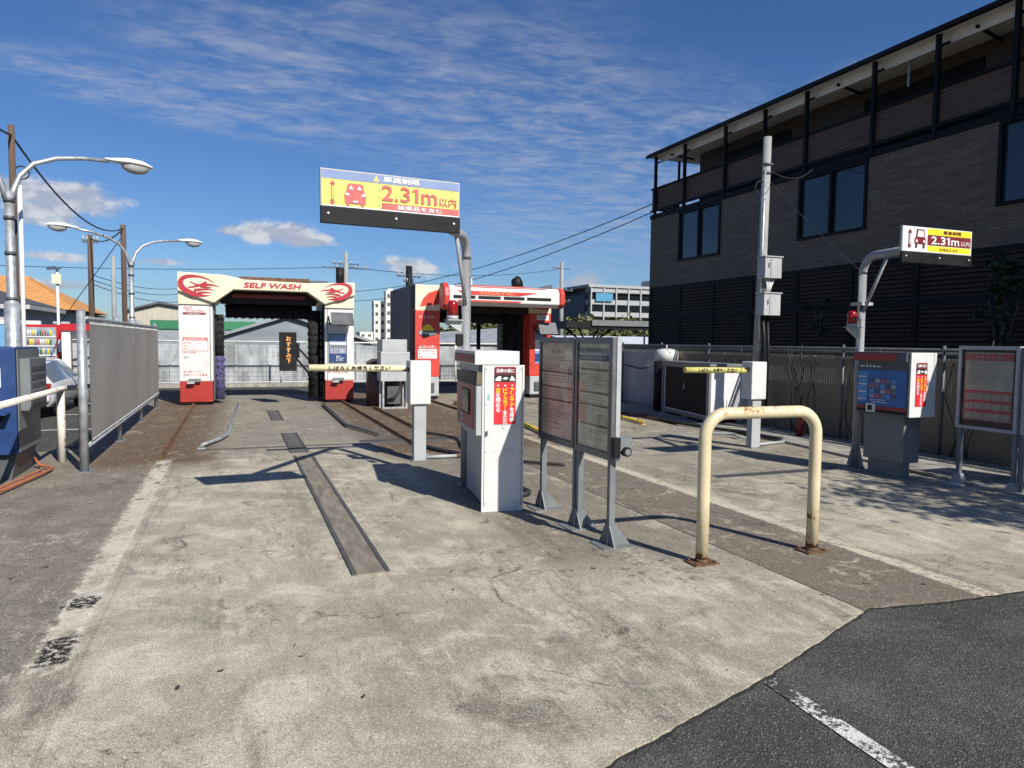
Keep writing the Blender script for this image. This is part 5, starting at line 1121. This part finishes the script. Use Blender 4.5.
def vending(x0,x1,y,label,body,side):
    T=thing('vending_machine',label,'vending machine',((x0+x1)/2,y+.35,0),'drink vending machines')
    t=MB(); t.box((x0,y,.06),(x1,y+.7,1.83),body); t.box((x0+.03,y+.03,0),(x1-.03,y+.65,.06),black); bd=t.build('cabinet',T,bevel=.015)
    t=MB(); dpm=M('display_backing',(.30,.34,.36),.3); t.box((x0+.05,y-.02,.80),(x1-.22,y-.001,1.76),dpm)
    cols=[fred,sblue,syell,swhite,green,redl,sb2,dkgrey]; rd=random.Random(5)
    for r in range(4):
        for c in range(11):
            w=(x1-.30-x0-.08)/11; xx=x0+.07+c*w; z=.86+r*.23
            t.tube([(xx+w*.45,y-.03,z),(xx+w*.45,y-.03,z+.11),(xx+w*.45,y-.03,z+.14)],[w*.36,w*.36,w*.2],rd.choice(cols),6)
        t.box((x0+.06,y-.05,.82+r*.23),(x1-.23,y-.021,.845+r*.23),swhite)
    t.build('display',T)
    t=MB(); t.box((x1-.18,y-.02,1.15),(x1-.05,y-.001,1.45),swhite); t.box((x1-.16,y-.02,.9),(x1-.07,y-.001,1.05),black); t.prism([(x1-.30,y-.012,.2),(x1-.03,y-.012,.2),(x1-.03,y-.012,.7),(x1-.15,y-.012,.82),(x1-.30,y-.012,.7)],(0,.011,0),swhite); t.build('coin_panel',T)
    t=MB(); t.box((x0+.1,y-.015,.2),(x1-.35,y-.001,.5),black); t.build('delivery_flap',T)
vending(-4.95,-3.98,20.9,'red vending machine full of drinks, behind the white car',M('vending_red',(.42,.012,.02),.35,var=.05),None)
T=thing('door_frame','tall white frame posts between the vending machine and the screen','post',(-3.4,20.2,0))
for x in (-3.86,-3.52):
    t=MB(); t.box((x-.09,20.2,0),(x+.09,20.32,1.68),swhite); t.build('post',T)
t=MB(); t.box((-3.97,20.15,1.68),(-3.3,20.4,1.85),M('vending_red')); t.build('header',T)
# camera pole
T=thing('camera_pole','slim white pole with surveillance camera and box above the vending machine','camera pole',(-5.0,22.2,0))
p=zat(57,268,22.2); t=MB(); t.cyl((p.x,22.2),.035,0,p.z,swhite,8); t.build('pole',T)
t=MB(); t.box((p.x-.11,22.1,p.z-.42),(p.x+.11,22.16,p.z-.17),cream); t.build('box',T)
t=MB(); t.tube([(p.x-.02,22.15,p.z),(p.x-.22,22.1,p.z-.03)],.045,swhite,8); t.tube([(p.x,22.2,p.z-.05),(p.x+.12,22.2,p.z+.03)],.02,swhite,6); t.build('camera',T)
# car
def car():
    cx,cy=-4.02,17.2; T=thing('parked_car','white hatchback parked beyond the hand rail, seen from behind','car',(cx,cy,0))
    cp=M('car_white',(.62,.63,.66),.15,var=.02); gl=M('car_glass',(.10,.12,.14),.08,var=.2)
    # loft along Y (rear at low y)
    secs=[(-1.72,.78,.35,.75,.86,.80),(-1.70,.80,.30,.80,.97,.72),(-1.55,.83,.28,.88,1.18,.66),(-1.25,.84,.25,.90,1.40,.62),(-.6,.84,.25,.92,1.48,.62),(.2,.84,.25,.92,1.46,.62),(.75,.83,.25,.92,1.10,.70),(1.0,.82,.25,.88,.95,.75),(1.6,.76,.28,.75,.80,.66),(1.75,.66,.35,.62,.66,.5)]
    rows=[]
    for (y,w,zb,zs,zt,wt) in secs:
        rows.append([(-w*.9,zb),(-w,zb+.15),(-w,zs-.1),(-w*.97,zs),(-wt,zt-.05),(-wt*.85,zt),(0,zt+.02),(wt*.85,zt),(wt,zt-.05),(w*.97,zs),(w,zs-.1),(w,zb+.15),(w*.9,zb)])
    n=13; vs=[]
    for (s_,r) in zip(secs,rows): vs+=[Vector((cx+a,cy+s_[0],b)) for a,b in r]
    t=MB(); body=[];glass=[]
    for i in range(len(secs)-1):
        for k in range(n-1):
            f=(i*n+k,i*n+k+1,(i+1)*n+k+1,(i+1)*n+k)
            (glass if (k in(3,8) and 2<=i<=5) or (k in (4,5,6,7) and i in (1,2,5)) else body).append(f)
    vs=[Vector((v.x,v.y,v.z*.74)) for v in vs]
    t.add(vs,body,cp,True); t.add(vs[:n],[tuple(range(n))],cp); t.add(vs[-n:],[tuple(range(n))[::-1]],cp); t.build('body',T)
    t=MB(); t.add(vs,glass,gl,True); t.build('windows',T)
    for sx in (-1,1):
        for yy in (-1.1,1.1):
            t=MB(); t.tube([(cx+sx*.68,cy+yy,.27),(cx+sx*.86,cy+yy,.27)],.27,rubber,20); w=t.build('wheel',T)
            t=MB(); t.tube([(cx+sx*.861,cy+yy,.27),(cx+sx*.868,cy+yy,.27)],.17,ltgrey,16); t.build('rim',w)
        t=MB(); t.box((cx+sx*.70-.09,cy-1.74,.52),(cx+sx*.70+.09,cy-1.60,.66),glass_red); t.build('tail_light',T,bevel=.02)
    t=MB(); t.box((cx-.78,cy-1.80,.30),(cx+.78,cy-1.62,.46),cp); t.box((cx-.7,cy-1.79,.18),(cx+.7,cy-1.6,.298),black); t.build('bumper',T,bevel=.05,seg=3)
    t=MB(); t.box((cx-.17,cy-1.765,.50),(cx+.17,cy-1.735,.62),swhite); t.build('number_plate',T)
car()
# hoses on the ground
def hose(pts,r,m_,label):
    P=[Vector(p) for p in pts]; out=[]
    for i in range(len(P)-1):
        p0=P[max(i-1,0)];p1=P[i];p2=P[i+1];p3=P[min(i+2,len(P)-1)]
        for k in range(6):
            s=k/6; out.append(.5*((2*p1)+(p2-p0)*s+(2*p0-5*p1+4*p2-p3)*s*s+(3*p1-p0-3*p2+p3)*s**3))
    out.append(P[-1]); t=MB(); t.tube(out,r,m_,8); tag(t.build('hose',loc=P[0]),label,'hose','dark hoses on the ground')
hose([(2.40,6.9,.03),(2.62,6.85,.03),(2.75,6.7,.03),(2.72,6.5,.03),(2.5,6.45,.03)],.03,rubber,'thick black hose loop at the foot of the central kiosk')
hose([(2.48,10.2,.03),(2.6,9.6,.03),(2.8,9.1,.03),(2.85,8.9,.03)],.03,rubber,'black hose running from the rail end to the first barrier')
hose([(2.9,11.4,.03),(3.2,10.6,.03),(3.0,9.4,.03),(3.3,8.4,.03),(3.8,7.9,.03)],.018,rubber,'thin black cable crossing the brown ground behind the kiosk')
hose([(8.1,8.9,.05),(8.0,9.4,.06),(8.1,9.8,.05),(7.9,10.4,.05),(7.8,11.4,.05),(8.0,13.0,.05)],.03,rubber,'black pipe beside the storage locker')
hose([(7.5,9.9,.04),(7.7,9.6,.05),(7.6,9.3,.04),(7.8,9.1,.05),(7.9,9.3,.04)],.02,ltgrey,'small tangle of pale hose in front of the storage locker')
T=thing('fire_extinguisher','small dark red cylinder on the ground behind the second barrier post','extinguisher',(8.75,9.2,0))
t=MB(); t.tube([(8.75,9.2,.04),(8.75,9.2,.36),(8.75,9.2,.43)],[.06,.06,.03],maroon,14); t.build('body',T); t=MB(); t.tube([(8.75,9.2,.43),(8.75,9.2,.5)],.02,black,8); t.build('valve',T)
rd=random.Random(21); t=MB(); lm=M('dead_leaf',(.10,.06,.025),.8,var=.4,scale=20)
for i in range(420):
    q=rd.random()
    if q<.6: p=Vector((rd.gauss(8.75,.28),rd.uniform(4.6,12),.045))
    elif q<.85: p=Vector((rd.gauss(7.35,.12),rd.uniform(4.2,11),.012))
    else: p=Vector((rd.uniform(-1.9,6),rd.uniform(3,12),.012))
    a=rd.uniform(0,6.28); l=rd.uniform(.008,.022); d1=Vector((math.cos(a),math.sin(a),rd.uniform(-.2,.3)))*l; d2=Vector((-math.sin(a),math.cos(a),rd.uniform(-.2,.3)))*l*.5
    t.quad(p-d1,p-d2+Z_*.004,p+d1,p+d2+Z_*.004,lm)
o_=t.build('leaf_litter',loc=(0,0,0)); o_['kind']='stuff'; tag(o_,'small dry leaves and grit scattered over the concrete and along the fence foot','litter')
# ------------------------------------------------------------------ sky and sun
w=bpy.data.worlds.new('World'); S.world=w; w.use_nodes=True; nt=w.node_tree; bg=nt.nodes['Background']
K=Vector((-.37,1.2,-1)); el=math.atan2(1,math.hypot(K.x,K.y)); 
sky=nn(nt,'ShaderNodeTexSky',sky_type='NISHITA'); sky.sun_disc=False; sky.sun_elevation=el; sky.sun_rotation=math.atan2(-K.x,-K.y); sky.air_density=1.0; sky.dust_density=.4; sky.ozone_density=1.6
tc=nn(nt,'ShaderNodeTexCoord'); x,y,z=sep(nt,tc.outputs['Generated'])
zz=math_(nt,'MAXIMUM',z,.03); u=math_(nt,'DIVIDE',x,zz); v=math_(nt,'DIVIDE',y,zz)
cb=nn(nt,'ShaderNodeCombineXYZ'); nt.links.new(u,cb.inputs[0]); nt.links.new(v,cb.inputs[1])
mp=nn(nt,'ShaderNodeMapping'); mp.inputs['Rotation'].default_value=(0,0,math.radians(25)); mp.inputs['Scale'].default_value=(.8,1.25,1); nt.links.new(cb.outputs[0],mp.inputs[0])
rip=noise(nt,mp.outputs[0],4.2,8,.60,.6); lay=noise(nt,cb.outputs[0],.55,4,.55,.3); fine_=noise(nt,mp.outputs[0],11,5,.6,.8)
# cirrocumulus bank
az=math_(nt,'ARCTAN2',x,y); eln=math_(nt,'ARCSINE',z)
def ell(px,py,rx,ry,rot=0.):
    d=ray(px,py).normalized(); a0=math.atan2(d.x,d.y); e0=math.asin(d.z)
    da=math_(nt,'SUBTRACT',az,a0); de=math_(nt,'SUBTRACT',eln,e0); cr,sr=math.cos(rot),math.sin(rot)
    p=math_(nt,'DIVIDE',math_(nt,'ADD',math_(nt,'MULTIPLY',da,cr),math_(nt,'MULTIPLY',de,sr)),rx)
    q=math_(nt,'DIVIDE',math_(nt,'SUBTRACT',math_(nt,'MULTIPLY',de,cr),math_(nt,'MULTIPLY',da,sr)),ry)
    return math_(nt,'SQRT',math_(nt,'ADD',math_(nt,'MULTIPLY',p,p),math_(nt,'MULTIPLY',q,q)))
bk=None
for e_ in ((150,95,.26,.03,-.12),(340,90,.30,.09,-.15),(520,120,.36,.15,-.2),(700,150,.30,.12,-.2),(600,230,.26,.09,-.1),(240,110,.26,.035,-.12),(860,90,.1,.04,0)):
    v_=math_(nt,'SUBTRACT',1.25,ell(*e_)); bk=v_ if bk is None else math_(nt,'MAXIMUM',bk,v_)
bank=ramp(nt,math_(nt,'ADD',bk,math_(nt,'MULTIPLY_ADD',lay,1.5,-.75)),.05,.85)
cir=math_(nt,'MULTIPLY',bank,ramp(nt,math_(nt,'ADD',math_(nt,'MULTIPLY',rip,.62),math_(nt,'MULTIPLY',fine_,.38)),.36,.74,0,.50))
cir=math_(nt,'MULTIPLY',cir,ramp(nt,z,.05,.16))
hs=nn(nt,'ShaderNodeHueSaturation'); hs.inputs['Saturation'].default_value=1.12; hs.inputs['Hue'].default_value=.50; nt.links.new(sky.outputs[0],hs.inputs['Color'])
skc=mixc(nt,1.0,hs.outputs[0],(.64,.86,1.22),'MULTIPLY')
c=mixc(nt,cir,skc,(6.6,6.9,7.6))
# cumulus puffs by azimuth / elevation
cbn=nn(nt,'ShaderNodeCombineXYZ'); nt.links.new(az,cbn.inputs[0]); nt.links.new(math_(nt,'MULTIPLY',eln,1.6),cbn.inputs[1])
pn=noise(nt,cbn.outputs[0],14,7,.6); 
acc=None
def blob(px,py,rx,ry,k=1.):
    global acc
    d=ray(px,py).normalized(); a0=math.atan2(d.x,d.y); e0=math.asin(d.z)
    da=math_(nt,'DIVIDE',math_(nt,'SUBTRACT',az,a0),rx); de=math_(nt,'DIVIDE',math_(nt,'SUBTRACT',eln,e0),ry)
    r2=math_(nt,'SQRT',math_(nt,'ADD',math_(nt,'MULTIPLY',da,da),math_(nt,'MULTIPLY',de,de)))
    s=math_(nt,'MULTIPLY',math_(nt,'SUBTRACT',1.35,r2),k); acc=s if acc is None else math_(nt,'MAXIMUM',acc,s)
for b_ in ((62,198,.062,.026),(45,212,.05,.018),(20,190,.04,.02),(272,232,.055,.018),(300,240,.05,.010),(235,231,.03,.008),(48,222,.06,.008,.8),(415,268,.06,.016,.75),(395,262,.04,.01,.7),(585,285,.04,.02,.9),(160,262,.05,.006,.6),(50,256,.05,.007,.7),(60,286,.06,.008,.7),(460,265,.04,.009,.6)): blob(*b_)
cum=ramp(nt,math_(nt,'ADD',acc,math_(nt,'MULTIPLY_ADD',pn,2.2,-1.1)),.30,.85,0,.85)
cbn2=nn(nt,'ShaderNodeVectorMath',operation='ADD'); nt.links.new(cbn.outputs[0],cbn2.inputs[0]); cbn2.inputs[1].default_value=(.012,.02,0)
pn2=noise(nt,cbn2.outputs[0],14,7,.6); shd=ramp(nt,math_(nt,'SUBTRACT',pn,pn2),-.06,.10)
c=mixc(nt,cum,c,mixc(nt,shd,(5.4,5.8,6.8),(9.0,9.1,9.4)))
nt.links.new(c,bg.inputs[0]); bg.inputs[1].default_value=.06
sun=bpy.data.lights.new('sun','SUN'); sun.energy=5.0; sun.angle=math.radians(.53); sun.color=(1,.955,.885)
so=bpy.data.objects.new('sun',sun); COL.objects.link(so); so.rotation_euler=K.to_track_quat('-Z','Y').to_euler(); so.location=(4,-12,12)
S.view_settings.view_transform='Standard'; S.view_settings.look='None'; S.view_settings.exposure=.40; S.view_settings.gamma=1
